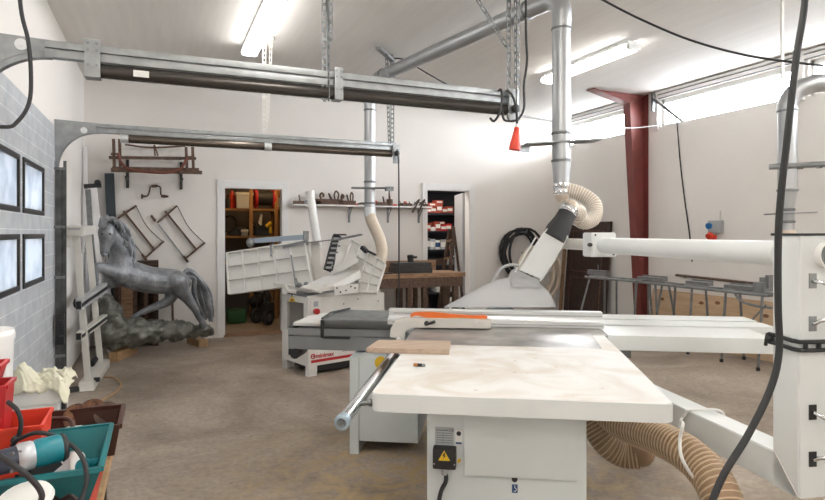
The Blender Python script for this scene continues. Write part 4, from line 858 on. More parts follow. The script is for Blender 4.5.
# ================================================================ ON AND AT THE BACK WALL
# shelf with brackets
t = Thing('wall_shelf', 'white shelf of old hand planes on the back wall between the doors', 'shelf', (2.85, YB, 1.84))
x0, x1 = 1.76, 3.93; zs = 1.855
mb = MB(); mb.box(x0, x1, YB-.20, YB-.001, zs-.022, zs, .002); t.part('board', mb, 'trim', world=True)
for u in (351, 390, 421):
    x = WY(u, 210, YB-.1).x; mb = MB(); mb.box(x-.012, x+.012, YB-.17, YB, zs-.035, zs-.023).box(x-.014, x+.014, YB-.02, YB, 1.60, zs-.035); mb.bar((x, YB-.15, zs-.04), (x, YB-.02, 1.68), .008, .012); t.part('shelf_bracket', mb, 'grey', world=True)
def wooden_plane(x, L, hgt, label, big=False, horn=True):
    t = Thing('hand_plane', label, 'hand plane', (x, YB-.10, zs), 0, 'old wooden planes on the wall shelf')
    mb = MB(); mb.box(-L/2, L/2, -.032, .032, 0, hgt, .005); t.part('body', mb, 'owood')
    mb = MB(); mb.prism([V((L*.05, -.02, hgt)), V((L*.12, -.02, hgt)), V((L*.0, -.02, hgt+.09)), V((-L*.03, -.02, hgt+.085))], (0, .04, 0)); t.part('wedge', mb, 'rust')
    if horn:
        mb = MB(); mb.tube(smooth([(-L*.3, 0, hgt), (-L*.33, 0, hgt+.05), (-L*.27, 0, hgt+.085), (-L*.20, 0, hgt+.06), (-L*.24, 0, hgt+.03)], 5), [.016]*20+[.013], 8); t.part('horn', mb, 'owood')
    if big:
        mb = MB(); mb.tube(smooth([(L*.22, 0, hgt), (L*.20, 0, hgt+.07), (L*.27, 0, hgt+.12), (L*.36, 0, hgt+.08), (L*.34, 0, hgt)], 5), .012, 8); t.part('handle', mb, 'owood')
def sx(u): return WY(u, 200, YB-.10).x
wooden_plane(sx(299), .16, .05, 'small low brown plane at the left end of the wall shelf', horn=False)
wooden_plane(sx(313), .22, .06, 'brown wooden plane half hidden behind the tall white pipe on the wall shelf')
wooden_plane(sx(329), .40, .085, 'largest long wooden plane on the wall shelf, with loop handle', True)
wooden_plane(sx(347), .26, .07, 'wooden plane with curved horn, just left of the galvanised drop duct', True)
wooden_plane(sx(383), .20, .055, 'low wooden plane on the shelf just right of the galvanised drop duct', horn=False)
def shelf_tool(u, kind, label):
    x = sx(u); t = None
    if kind == 'jar':
        t = Thing('tin_can', label, 'can', (x, YB-.11, zs)); t.part('can', MB().lathe([(.045, 0), (.05, .005), (.05, .10), (.047, .105)], (0,0,0), n=18), 'owood'); t.part('brush', MB().tube([(0, 0, .1), (-.01, 0, .2), (0, 0, .27)], [.02, .012, .01], 8), 'rust')
    elif kind == 'block':
        t = Thing('wood_block', label, 'block', (x, YB-.11, zs)); t.part('block', MB().box(-.07, .07, -.04, .04, 0, .05, .006), 'rust'); t.part('blade', MB().box(-.03, .01, -.02, .02, .05, .075), 'redor')
    elif kind == 'spoke':
        t = Thing('spokeshave', label, 'hand tool', (x, YB-.12, zs)); t.part('body', MB().tube(smooth([(-.12, 0, .02), (-.05, 0, .035), (0, 0, .018), (.05, 0, .035), (.12, 0, .02)], 5), .013, 8), 'rust'); t.part('blade', MB().box(-.03, .03, -.02, -.012, .006, .05), 'steel_dull')
    elif kind == 'chisel':
        t = Thing('chisel', label, 'hand tool', (x, YB-.08, zs)); t.part('handle', MB().tube([(-.07, 0, .017), (.02, 0, .017)], [.017, .013], 10), 'redor'); t.part('blade', MB().box(.02, .12, -.01, .01, .012, .018), 'steel_dull')
    elif kind == 'clamp':
        t = Thing('small_clamp', label, 'clamp', (x, YB-.16, zs)); t.part('frame', MB().bar((-.05, 0, .02), (.05, 0, .11), .02, .02).bar((-.09, -.05, -.10), (.02, -.05, .10), .024, .02, (0,1,0)), 'rust'); t.part('screw', MB().tube([(-.05, -.02, .06), (.06, -.02, .06)], .009, 8), 'steel_dull')
    elif kind == 'small':
        t = Thing('molding_plane', label, 'hand plane', (x, YB-.09, zs)); t.part('body', MB().box(-.04, .04, -.02, .02, 0, .045, .004), 'owood'); t.part('iron', MB().bar((0, 0, .045), (-.015, 0, .08), .015, .006), 'rust')
for u, k, l in ((357, 'chisel', 'orange handled chisel on the shelf just left of the drop duct'), (376, 'block', 'rusty block with red blade on the shelf touching the drop duct'),
    (389.5, 'jar', 'brown can holding a brush on the shelf behind the hanging cable'), (396, 'chisel', 'orange chisel right of the brown can on the shelf'), (401, 'small', 'small brown molding plane right of the can on the shelf'),
    (405.5, 'block', 'rusty block with red blade near the right end of the shelf'), (410, 'small', 'small brown molding plane standing before the two clamps on the shelf'), (415, 'clamp', 'left of two rusty clamps hanging over the right shelf end'),
    (420.5, 'clamp', 'right of two rusty clamps hanging over the right shelf end'), (365, 'spoke', 'rusty spokeshave on the shelf behind the drop duct'), (306, 'spoke', 'rusty spokeshave between the first two planes on the shelf'), (426, 'small', 'rightmost small brown plane at the very end of the shelf')):
    shelf_tool(u, k, l)

# old wooden sledge on two black brackets
t = Thing('wooden_sledge', 'old dark wooden sledge frame resting on two black brackets high on the back wall', 'sledge', (-.03, 8.35, 2.19))
def wy(u, v, y=8.3): return WY(u, v, y)
mb = MB(); mb.bar(wy(109, 157.5), wy(196, 158.5), .05, .035); t.part('long_rail', mb, 'owood', world=True)
mb = MB(); mb.bar(wy(111, 170, 8.2), wy(202, 172.5, 8.2), .05, .045); t.part('long_rail', mb, 'owood', world=True)
mb = MB(); mb.bar(wy(112, 168, 8.45), wy(199, 169.5, 8.45), .04, .035); t.part('long_rail', mb, 'owood', world=True)
for u, y in ((113.5, 8.2), (119.5, 8.42), (186, 8.42), (192.5, 8.2)):
    mb = MB(); mb.bar(wy(u, 139 if u < 150 else 147, y), wy(u+1, 172, y), .035, .035); t.part('post', mb, 'owood', world=True)
mb = MB(); mb.bar(wy(112, 154, 8.2), wy(120, 154, 8.45), .03, .03).bar(wy(186, 157, 8.2), wy(193, 157, 8.45), .03, .03); t.part('cross_piece', mb, 'owood', world=True)
mb = MB(); mb.tube(smooth([wy(118, 153, 8.17), wy(121, 162, 8.17), wy(129, 169, 8.17), wy(148, 172, 8.17), (wy(168, 172.5, 8.17)), wy(180, 169, 8.17), wy(185, 162, 8.17), wy(187.5, 157, 8.17)], 6), .018, 10); t.part('runner', mb, mat('reddish_wood', (.20, .06, .035), .5, var=.3), world=True)
mb = MB(); mb.tube(smooth([wy(125, 144.5, 8.4), wy(150, 147.5, 8.4), wy(185, 146, 8.4)], 6), .012, 8); t.part('bow', mb, 'owood', world=True)
mb = MB(); mb.bar(wy(154, 145), wy(155, 156), .02, .02).bar(wy(154.5, 145), wy(158, 156), .02, .02); t.part('stay', mb, 'owood', world=True)
for u, w_ in ((127, 'left'), (181.5, 'right')):
    x = wy(u, 175, 8.4).x; mb = MB(); mb.box(x-.015, x+.015, 8.14, YB, 2.135, 2.15); mb.bar((x, 8.16, 2.14), (x, YB-.01, 2.04), .02, .012).box(x-.018, x+.018, YB-.02, YB, 2.03, 2.40)
    solo('wall_bracket', mb, 'black', w_ + ' black bracket carrying the wooden sledge', 'bracket')
# brace
t = Thing('hand_brace', 'old iron brace drill hanging alone on the back wall under the sledge', 'hand drill', (.0, YB-.03, 1.99))
yb = YB-.05
mb = MB(); mb.tube(smooth([wy(143, 196, yb), wy(147, 196, yb), wy(149, 193, yb), wy(150.5, 187, yb), wy(153.5, 186, yb), wy(158, 186, yb), wy(160.5, 188, yb), wy(161, 194.5, yb), wy(164, 196, yb)], 5), .010, 8); t.part('crank', mb, 'rust', world=True)
mb = MB(); mb.tube([wy(152, 186.3, yb), wy(157.5, 186, yb)], .019, 10); t.part('grip', mb, 'owood', world=True)
mb = MB(); mb.lathe([(.012, .0), (.034, .006), (.036, .018), (.012, .03), (.012, .05)], wy(141, 196.3, yb), (1, 0, 0), 14); t.part('head', mb, 'rust', world=True)
t.part('nail', MB().tube([V((wy(155, 187, yb).x, YB-.06, wy(155, 187, yb).z+.005)), V((wy(155, 187, yb).x, YB, wy(155, 187, yb).z+.005))], .004, 6), 'steel_dull', world=True)
mb = MB(); mb.tube([wy(161, 196, yb), wy(164, 196.3, yb), wy(168.5, 196.5, yb)], [.018, .022, .012], 10); t.part('chuck', mb, 'rust', world=True)
# two bow saws
def bow_saw(label, A0, A1, B0, B1, S0, S1, K0, K1, T0, T1, knob):
    t = Thing('bow_saw', label, 'bow saw', wy(*S1, YB-.04), 0, 'old bow saws hanging on the back wall')
    y = YB-.035
    mb = MB(); mb.bar(wy(*A0, y), wy(*A1, y), .024, .045, (0,1,0)); t.part('end_arm', mb, 'owood', world=True)
    mb = MB(); mb.bar(wy(*B0, y), wy(*B1, y), .024, .045, (0,1,0)); t.part('end_arm', mb, 'owood', world=True)
    mb = MB(); mb.bar(wy(*S0, y), wy(*S1, y), .022, .04, (0,1,0)); t.part('stretcher', mb, 'owood', world=True)
    mb = MB(); mb.bar(wy(*K0, y), wy(*K1, y), .003, .018, (1,0,1)); t.part('blade', mb, 'steel_dull', world=True)
    a, b = wy(*T0, y), wy(*T1, y); m_ = (a+b)/2 - V((.03, 0, .03)); mb = MB(); mb.tube(smooth([a, m_, b], 6), .006, 6); t.part('tension_string', mb, 'rust', world=True)
    for k in knob: mb = MB(); c = wy(*k, y); mb.tube([c - V((.035, 0, -.05)), c + V((.02, 0, -.03))], .016, 8); t.part('saw_handle', mb, 'owood', world=True)
bow_saw('left bow saw on the back wall, above the horse sculpture mane', (114, 221), (136.5, 205.5), (144, 259), (164, 241), (123.4, 211), (154, 249), (116, 221), (146, 259), (136, 206), (162, 241), [(145, 258)])
bow_saw('right bow saw on the back wall, with its blade facing the left one', (157, 223), (177, 205.7), (186, 258), (205, 242.5), (165, 211), (196, 249), (158, 224), (187, 261), (177.5, 206.5), (204.5, 243), [(154, 219), (186.5, 260)])

# workbench with tool case
t = Thing('workbench', 'old brown wooden workbench at the back wall beside the grey door leaf', 'workbench', (3.55, 8.05, 0))
bx0, bx1, by0, by1, bz = 2.75, 4.18, 7.72, 8.30, .86
bx0 = W(388, 275, d=8.1).x; 
mb = MB(); mb.box(bx0-.4, bx1, by0, by1, bz-.06, bz, .006); t.part('bench_top', mb, 'bwood', world=True)
mb = MB(); mb.box(bx0-.35, bx1-.03, by0+.02, by0+.06, bz-.20, bz-.06); t.part('apron', mb, 'owood', world=True)
for x in (bx0-.3, bx0+.42, bx1-.62, bx1-.12):
    for y in (by0+.1, by1-.1):
        mb = MB(); mb.box(x-.04, x+.04, y-.04, y+.04, 0, bz-.06, .005); t.part('leg', mb, 'owood', world=True)
mb = MB(); mb.box(bx0-.3, bx1-.12, by0+.3, by0+.36, .22, .30); t.part('stretcher', mb, 'owood', world=True)
mb = MB(); mb.box(bx0-.3, bx1-.2, by1+.02, by1+.05, .80, 1.02); t.part('back_board', mb, 'bwood', world=True)
a_, b_ = W(398, 270, d=8.55), W(436, 272, d=8.6)
t = Thing('tool_case', 'black plastic tool case lying on the wooden workbench', 'tool case', ((a_.x+b_.x)/2-.04, 8.0, bz), radians(-6))
hw = .29
mb = MB(); mb.box(-hw, hw, -.16, .16, 0, .09, .012); t.part('case_body', mb, 'case')
mb = MB(); mb.box(-hw+.01, hw-.01, -.15, .15, .095, .15, .015); t.part('case_lid', mb, 'case')
mb = MB(); mb.tube([(-.06, -.16, .09), (-.06, -.2, .09), (.06, -.2, .09), (.06, -.16, .09)], .009, 8); t.part('case_handle', mb, 'black')
t2_ = Thing('router_motor', 'small black motor standing on the black tool case', 'power tool', ((a_.x+b_.x)/2-.04, 8.0, bz+.151))
t2_.part('body', MB().lathe([(.045, 0), (.045, .05), (.05, .06), (.05, .10), (.03, .11)], (0,0,0), n=16), 'black'); t2_.part('grip', MB().tube([(0, 0, .07), (.10, .0, .075)], .018, 10), 'black')
solo('steel_plate', MB().box(bx0-.1, bx0+.16, by0+.1, by0+.2, bz, bz+.012), 'black', 'small black flat plate lying on the left of the workbench', 'tool')

# hose coils hanging
def coil(name, c, ax, rads, r, m, label, cat='hose', turns=6, off=.03):
    pts = []; ax = V(ax).normalized(); x = ax.cross(V((0,0,1))).normalized(); z = x.cross(ax)*-1
    z = V((0,0,1))
    for i in range(turns*24+1):
        a = 2*pi*i/24; k = i/(turns*24); R_ = rads[0] + (rads[1]-rads[0])*(.5+.5*sin(i*.37)); pts.append(V(c) + x*cos(a)*R_*.9 + z*sin(a)*R_ + ax*(off*(k*turns - turns/2)))
    return solo(name, MB().tube(pts, r, 8), m, label, cat)
coil('hose_coil', (5.58, 8.36, 1.10), (0, 1, 0), (.33, .42), .022, 'rubber', 'coil of black hose hanging on the back wall behind the blade guard', off=.045)
coil('hose_coil', (5.70, 8.05, .78), (0, 1, .1), (.36, .44), .028, 'cream_hose', 'coil of beige hose hanging in front of the black hose coil', turns=4, off=.05)
mb = MB(); mb.box(5.98, 6.03, YB-.12, YB-.07, .3, 1.1).box(5.5, 5.56, YB-.1, YB, 1.40, 1.44); solo('hose_hook', mb, 'redor', 'orange red hose holder showing through the beige coil', 'hook') if False else mb.bm.free()
solo('hose_peg', MB().tube([(5.58, 8.20, 1.455), (5.58, YB, 1.44)], .016, 8).tube([(5.58, 8.20, 1.455), (5.58, 8.19, 1.50)], .014, 8), 'steel_dull', 'steel peg carrying the coil of black hose', 'peg')
solo('hose_peg', MB().tube([(5.72, 7.95, 1.14), (5.72, YB, 1.10)], .016, 8), 'steel_dull', 'steel peg carrying the coil of beige hose', 'peg')
# dark brown leaf leaning at the corner
t = Thing('dark_door_leaf', 'tall dark brown wooden door leaf leaning against the right wall in the far corner', 'door leaf', (6.36, 7.6, 0))
mb = MB(); mb.hexa([V((6.24, 7.12, 0)), V((6.29, 7.12, 0)), V((6.29, 8.10, 0)), V((6.24, 8.10, 0)), V((6.37, 7.12, 1.62)), V((6.42, 7.12, 1.62)), V((6.42, 8.10, 1.62)), V((6.37, 8.10, 1.62))]); t.part('leaf', mb, 'cabinet_dark', world=True, sm=False)
for z0_, z1_ in ((.12, .72), (.82, 1.48)):
    mb = MB()
    def px_(z): return 6.24 + .13*z/1.62 - .004
    for y0_, y1_ in ((7.24, 7.26), (7.96, 7.98)): mb.hexa([V((px_(z0_)-.008, y0_, z0_)), V((px_(z0_), y0_, z0_)), V((px_(z0_), y1_, z0_)), V((px_(z0_)-.008, y1_, z0_)), V((px_(z1_)-.008, y0_, z1_)), V((px_(z1_), y0_, z1_)), V((px_(z1_), y1_, z1_)), V((px_(z1_)-.008, y1_, z1_))])
    for z in (z0_, z1_): mb.box(px_(z)-.008, px_(z), 7.24, 7.98, z-.01, z+.01)
    t.part('panel_molding', mb, 'owood', world=True, sm=False)
mb = MB(); mb.bar((6.22, 8.16, .0), (6.36, 8.18, 1.50), .06, .03); solo('wooden_lath', mb, 'bwood', 'narrow brown lath leaning at the left edge of the dark door leaf', 'plank')

# right wall: plywood sheet, stick
mb = MB(); mb.hexa([V((6.30, 4.30, 0)), V((6.318, 4.30, 0)), V((6.318, 6.30, 0)), V((6.30, 6.30, 0)), V((6.40, 4.30, .66)), V((6.418, 4.30, .66)), V((6.418, 6.30, .66)), V((6.40, 6.30, .66))])
solo('plywood_sheet', mb, 'ply', 'pale knotty plywood sheet leaning low against the right wall', 'board', sm=False)
M['knot'] = mat('knot_wood', (.22, .10, .045), .7)
kn = bpy.data.objects['plywood_sheet']
for u, v in ((700, 303), (716, 303), (661, 299), (672, 321), (752, 322), (690, 318), (765, 316)):
    p = WX(u, v, 6.36); p.x = 6.30 + .10*p.z/.66 - .0015; mb = MB(); mb.lathe([(.022, 0), (.022, .002)], (0,0,0), (1, 0, -.15), 12)
    for v_ in mb.bm.verts: v_.co.y *= 1.7
    o = link('wood_knot', mb, 'knot', kn); o.location = p - kn.location
solo('round_stick', MB().tube([WX(676, 275, 6.41), WX(772, 285.5, 6.41)], .017, 8), 'owood', 'thin brown wooden stick lying along the right wall above the plywood', 'stick')
for y in (5.75, 4.7): solo('stick_peg', MB().tube([(6.36, y, .865), (6.43, y, .85)], .008, 6), 'steel_dull', ('left' if y > 5 else 'right') + ' small peg in the right wall under the brown stick', 'peg')

# folding steel roller stands
def leg(t, a, b, r=.014, m='steel_dull'): t.part('leg', MB().tube([V(a), V(b)], r, 8), m, world=True)
zt_ = .80
t = Thing('machine_stand', 'long grey folding steel saw stand standing along the right wall', 'saw stand', (5.95, 5.2, 0))
A, B_ = W(640, 283, d=8.0), W(775, 300, d=6.2)
A.z = B_.z = .79
dr = (B_-A).normalized(); sd = V((-dr.y, dr.x, 0))*.11
mb = MB(); mb.tube([A + sd, B_ + sd], .018, 10); t.part('side_rail', mb, 'steel', world=True)
mb = MB(); mb.tube([A - sd, B_ - sd], .018, 10); t.part('side_rail', mb, 'steel', world=True)
Ln = (B_-A).length
for k in (0, .33, .62, 1.0):
    p = A + dr*Ln*k; mb = MB(); mb.tube([p + sd, p - sd], .014, 8); t.part('cross_tube', mb, 'steel_dull', world=True)
for k0, k1 in ((.0, .22), (.42, .58), (.70, .88)):
    a, b = A + dr*Ln*k0 + V((0,0,.03)), A + dr*Ln*k1 + V((0,0,.03)); mb = MB(); mb.bar(a + V((0,0,.02)), b + V((0,0,.02)), .10, .04); mb.bar(a + sd*.5 + V((0,0,.03)), b + sd*.5 + V((0,0,.03)), .006, .06); t.part('tool_bracket', mb, 'steel', world=True)
for k, sp_ in ((.03, .0), (.20, .12), (.26, -.12), (.50, 0), (.74, .0), (.97, 0)):
    p = A + dr*Ln*k
    for sgn in (-1, 1):
        foot = p + sd*sgn*1.6 + dr*sp_*1.0; foot.z = .012; leg(t, p + sd*sgn, foot)
        mb = MB(); mb.tube([foot + V((0,0,-.012)), foot + V((0,0,.025))], .02, 8); t.part('rubber_foot', mb, 'black', world=True)
mb = MB(); mb.tube([A + dr*Ln*.74 + sd + V((0,0,-.65)), A + dr*Ln*.97 + sd + V((0,0,-.6))], .011, 8); mb.tube([A + dr*Ln*.76 - sd + V((0,0,-.6)), A + dr*Ln*.99 - sd + V((0,0,-.1))], .011, 8); t.part('cross_brace', mb, 'steel_dull', world=True)
a = W(762, 285, d=6.3); mb = MB(); mb.box(a.x-.06, a.x+.10, a.y-.06, a.y+.06, .82, .92, .006).box(a.x-.02, a.x+.05, a.y-.09, a.y-.05, .86, 1.0).box(a.x+.0, a.x+.12, a.y-.03, a.y+.03, .92, .97); t.part('clamp_head', mb, 'steel', world=True)
mb = MB(); mb.tube(smooth([W(734, 292, d=6.7), W(740, 300, d=6.6), W(752, 305, d=6.4), W(772, 308, d=6.2)], 6), .015, 8); t.part('bent_tube', mb, 'steel', world=True)
t = Thing('machine_stand', 'shorter grey folding steel stand in front of the dark brown door leaf', 'saw stand', (6.0, 6.7, 0))
A, B_ = W(590, 278, d=8.7), W(642, 288, d=7.9); A.z = B_.z = .80
dr = (B_-A).normalized(); sd = V((-dr.y, dr.x, 0))*.12; Ln = (B_-A).length
for sg in (-1, 1): mb = MB(); mb.tube(smooth([A + sd*sg*.3 - dr*.05, A + sd*sg + dr*.06, A + sd*sg + dr*.2, B_ + sd*sg], 6), .017, 10); t.part('side_rail', mb, 'steel', world=True)
for k in (.3, .6, 1.): p = A + dr*Ln*k; mb = MB(); mb.tube([p + sd, p - sd], .013, 8); t.part('cross_tube', mb, 'steel_dull', world=True)
mb = MB(); mb.bar(A + V((-.02,0,.07)), A + dr*.33 + V((0,0,.07)), .08, .07); mb.tube([A + V((.15,0,.1)), A + V((.15,0,.17))], .008, 8); t.part('tool_bracket', mb, 'steel', world=True)
f0 = W(575, 345, d=8.5); f0.z = .012
for p, f_ in ((A, f0), (A + dr*Ln*.42 + sd, A + dr*Ln*.42 + sd), (B_ + sd, B_ + sd*1.2), (B_ - sd, B_ - sd*1.3), (A + dr*Ln*.42 - sd, A + dr*Ln*.42 - sd)):
    f_ = V(f_); f_.z = .0; leg(t, p, f_)

# ================================================================ STOREROOM 1 (warm light) and 2
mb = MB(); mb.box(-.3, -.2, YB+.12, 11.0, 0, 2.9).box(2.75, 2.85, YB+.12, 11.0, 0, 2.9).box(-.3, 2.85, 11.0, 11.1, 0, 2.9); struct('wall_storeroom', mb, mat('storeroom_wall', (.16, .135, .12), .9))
mb = MB(); mb.box(-.3, 2.85, YB+.12, 11.1, 2.9, 3.0); struct('ceiling_storeroom', mb, 'wall_panel')
mb = MB(); mb.box(2.95, 3.05, YB+.12, 11.0, 0, 2.9).box(6.6, 6.7, YB+.12, 11.0, 0, 2.9).box(2.95, 6.7, 11.0, 11.1, 0, 2.9); struct('wall_paint_store', mb, 'wall_panel')
mb = MB(); mb.box(2.95, 6.7, YB+.12, 11.1, 2.9, 3.0); struct('ceiling_paint_store', mb, 'wall_panel')
Y1 = 10.1
def sy(u, v, y=Y1): return WY(u, v, y)
t = Thing('shelving_unit', 'yellow wooden shelving seen through the left doorway', 'shelving', (1.5, Y1+.2, 0))
zsh = [sy(240, 208.3).z, sy(240, 235.8).z, sy(240, 262).z, .95 - .2]
xL, xM, xR = sy(222, 200).x-.3, sy(251, 200).x, sy(276, 200).x
for x, w_ in ((xL, .05), (xM, .055), (xR, .05), (sy(281.5, 200).x+.05, .05)):
    for y in ((Y1, Y1+.42) if x != xM else (Y1,)):
        mb = MB(); mb.box(x-w_/2, x+w_/2, y-.025, y+.025, 0, 2.35); t.part('upright', mb, 'yshelf', world=True)
for z in zsh[:3]:
    mb = MB(); mb.box(xL-.05, xM+.45, Y1+.026, Y1+.42, z-.035, z); t.part('shelf_board', mb, 'yshelf', world=True)
for z in (zsh[0], 1.1):
    mb = MB(); mb.box(xR, xR+.5, Y1-.02, Y1+.4, z+.0, z+.03); t.part('side_shelf', mb, 'yshelf', world=True)
pl = bpy.data.lights.new('storeroom_bulb', 'POINT'); pl.energy = 9; pl.color = (1, .66, .32); pl.shadow_soft_size = .06
po = bpy.data.objects.new('storeroom_bulb', pl); C.objects.link(po); po.location = (1.55, 9.55, 2.62)
t = Thing('bulb_lamp', 'warm glowing lamp at the upper right of the left doorway', 'lamp', sy(281, 188, 9.9)); p = sy(281.5, 189, 9.9)
t.part('bulb', MB().ball(p, .02), 'glow', world=True); t.part('lamp_shade', MB().lathe([(.02, .12), (.06, .08), (.09, -.02), (.085, -.02), (.055, .07)], p, (0,0,1), 16), mat('orange_shade', (.7, .32, .05), .5), world=True); t.part('stem', MB().tube([p+V((0,0,.1)), V((p.x, p.y, 2.9))], .008, 6), 'black', world=True)
# things on the shelves
def item(name, u, z, label, cat, build, y=Y1+.14, group=None):
    p = sy(u, 200, y); t = Thing(name, label, cat, (p.x, y, z), 0, group); build(t); return t
z0_ = zsh[0]; z1_ = zsh[1]; z2_ = zsh[2]
def bin_(t, w_=.27, h_=.25, m='cream'):
    t.part('tub', MB().hexa([V((-w_*.45, -.13, 0)), V((w_*.45, -.13, 0)), V((w_*.45, .13, 0)), V((-w_*.45, .13, 0)), V((-w_*.5, -.15, h_)), V((w_*.5, -.15, h_)), V((w_*.5, .15, h_)), V((-w_*.5, .15, h_))]), m, sm=False)
    t.part('tub_rim', MB().box(-w_*.53, w_*.53, -.16, .16, h_-.03, h_+.015, .005), m)
item('storage_tub', 243.5, z0_, 'cream plastic tub on the top shelf in the left doorway', 'tub', bin_)
def bottle(t, m='redor', h_=.28, r=.04, c='black'):
    t.part('body', MB().lathe([(r, 0), (r, h_*.65), (r*.4, h_*.82), (r*.4, h_*.9)], (0,0,0), n=14), m); t.part('cap', MB().lathe([(r*.45, h_*.88), (r*.45, h_)], (0,0,0), n=12), c)
item('spray_bottle', 232, z0_, 'orange red bottle left of the cream tub in the left doorway', 'bottle', lambda t: bottle(t, 'redor', .34, .045))
item('spray_bottle', 228, z0_, 'dark bottle at the left end of the top shelf in the left doorway', 'bottle', lambda t: bottle(t, 'case', .22, .05))
item('spray_bottle', 236, z0_, 'slim dark red bottle touching the cream tub in the left doorway', 'bottle', lambda t: bottle(t, 'red', .30, .03))
def reel(t):
    for sg in (-1, 1): t.part('reel_flange', MB().tube([V((sg*.15, 0, .18)) + V((0, .15*cos(a), .15*sin(a))) for a in [i*2*pi/24 for i in range(25)]], .03, 10), 'red')
    t.part('drum', MB().tube([(-.15, 0, .18), (.15, 0, .18)], .12, 20), 'case'); t.part('reel_stand', MB().box(-.16, .16, -.04, .04, 0, .03), 'black')
item('cable_reel', 264.5, z0_, 'red and black cable reel on the top shelf in the left doorway', 'cable reel', reel)
item('spray_bottle', 276, z0_+.03, 'white and orange bottle on the small side shelf in the left doorway', 'bottle', lambda t: bottle(t, 'cream', .24, .05, 'orange'))
item('spray_bottle', 280.5, z0_+.03, 'grey bottle rightmost on the side shelf in the left doorway', 'bottle', lambda t: bottle(t, 'lgrey', .2, .04))
item('glass_jar', 276, 1.13, 'clear pale jar on the lower side shelf in the left doorway', 'jar', lambda t: bottle(t, 'stickergrey', .3, .06))
item('black_crate', 261, z1_, 'black crate holding tools on the middle shelf in the left doorway', 'crate', lambda t: bin_(t, .24, .16, 'case'))
solo('paper_roll', MB().tube([sy(259.5, 226, Y1+.12), sy(261.5, 214, Y1+.12)], [.035, .02], 10), 'white', 'white slanted roll standing in the black crate in the left doorway', 'roll')
solo('yellow_drill', MB().tube([sy(266, 228, Y1+.0)+V((0,0,.02)), sy(271.5, 226, Y1)+V((0,0,.06))], .032, 10).tube([sy(270, 226.5, Y1)+V((0,0,0)), sy(270.5, 233, Y1)], .024, 8), 'yellow', 'yellow drill on the middle shelf right of the black crate', 'drill')
item('white_box', 243.5, z1_, 'small white tub on the middle shelf in the left doorway', 'tub', lambda t: bin_(t, .11, .09, 'cream'))
def lumpy(t, w_=.2, h_=.14):
    t.part('body', MB().box(-w_/2, w_/2, -.1, .1, 0, h_*.6, .03).tube([(-w_*.3, -.05, h_*.5), (w_*.35, -.05, h_)], .03, 10), 'case'); t.part('grip', MB().tube(smooth([(-w_*.4, -.1, h_*.5), (0, -.12, h_*1.1), (w_*.4, -.1, h_*.5)], 5), .012, 8), 'black')
item('power_tool', 252, z1_, 'black power tool on the middle shelf behind the yellow post', 'power tool', lambda t: lumpy(t, .3, .2))
item('power_tool', 236, z1_, 'black power tool left of the small white tub', 'power tool', lambda t: lumpy(t, .24, .12))
item('power_tool', 229, z2_, 'black machine on the low shelf at the left of the doorway', 'power tool', lambda t: lumpy(t, .3, .16))
item('power_tool', 258, z2_, 'black machine on the low shelf behind the folded planer table', 'power tool', lambda t: lumpy(t, .3, .2))
solo('red_cap', MB().ball(sy(239, 231, Y1+.02), .022), 'redor', 'small red knob beside the small white tub in the left doorway', 'knob') if False else None
coil('wire_loop', sy(229, 224, Y1+.15), (0, 1, 0), (.12, .14), .008, 'rubber', 'loop of black wire hanging at the left of the middle shelf', 'cable', turns=2, off=.01)
# hand truck with two wheels
t = Thing('hand_truck', 'black hand truck with two wheels on the floor of the left doorway', 'hand truck', (1.75, 9.6, 0))
for u, v in ((256.5, 302), (268, 306.5)):
    c = W(u, v, d=9.45 if u < 260 else 9.25); c.z = .12
    ax_ = V((.55, -.8, 0)).normalized(); mb = MB()
    ring = [c + V((0,0,1))*.125*sin(a)*.72 + ax_.cross(V((0,0,1)))*.125*cos(a)*.72 for a in [i*2*pi/24 for i in range(25)]]
    mb.tube(ring, .034, 10); w1 = t.part('tyre', mb, 'rubber', world=True); mb = MB(); mb.disc(c - ax_*.02, ax_, .06, .04, 16); t.part('wheel_hub', mb, 'steel_dull', under=w1, world=True)
mb = MB(); a, b = W(256.5, 302, d=9.45), W(268, 306.5, d=9.25); a.z = b.z = .12; mb.tube([a, b], .012, 8)
for k in (.1, .9): p = a + (b-a)*k; mb.tube([p, p + V((-.05, .15, 1.0))], .014, 8)
for z in (.35, .6, .9): p = V((-.05, .15, 1.0))*z; mb.tube([a + p, b + p], .01, 8)
t.part('truck_frame', mb, 'black', world=True)
solo('tool_bag', MB().box(1.0, 1.3, 9.7, 10.0, 0, .22, .06), 'green', 'dark green bag on the floor at the left side of the left doorway', 'bag')
t = Thing('black_machine', 'black machine with a round guard on the floor behind the hand truck', 'machine', (1.5, 9.85, 0)); t.part('body', MB().box(1.4, 1.75, 9.8, 10.05, 0, .3, .05), 'case', world=True); t.part('guard', MB().ball((1.45, 9.78, .34), .12, (1, .6, .8)), 'black', world=True); t.part('handle_bar', MB().tube(smooth([(1.45, 9.8, .3), (1.6, 9.75, .55), (1.75, 9.8, .3)], 6), .014, 8), 'grey', world=True)

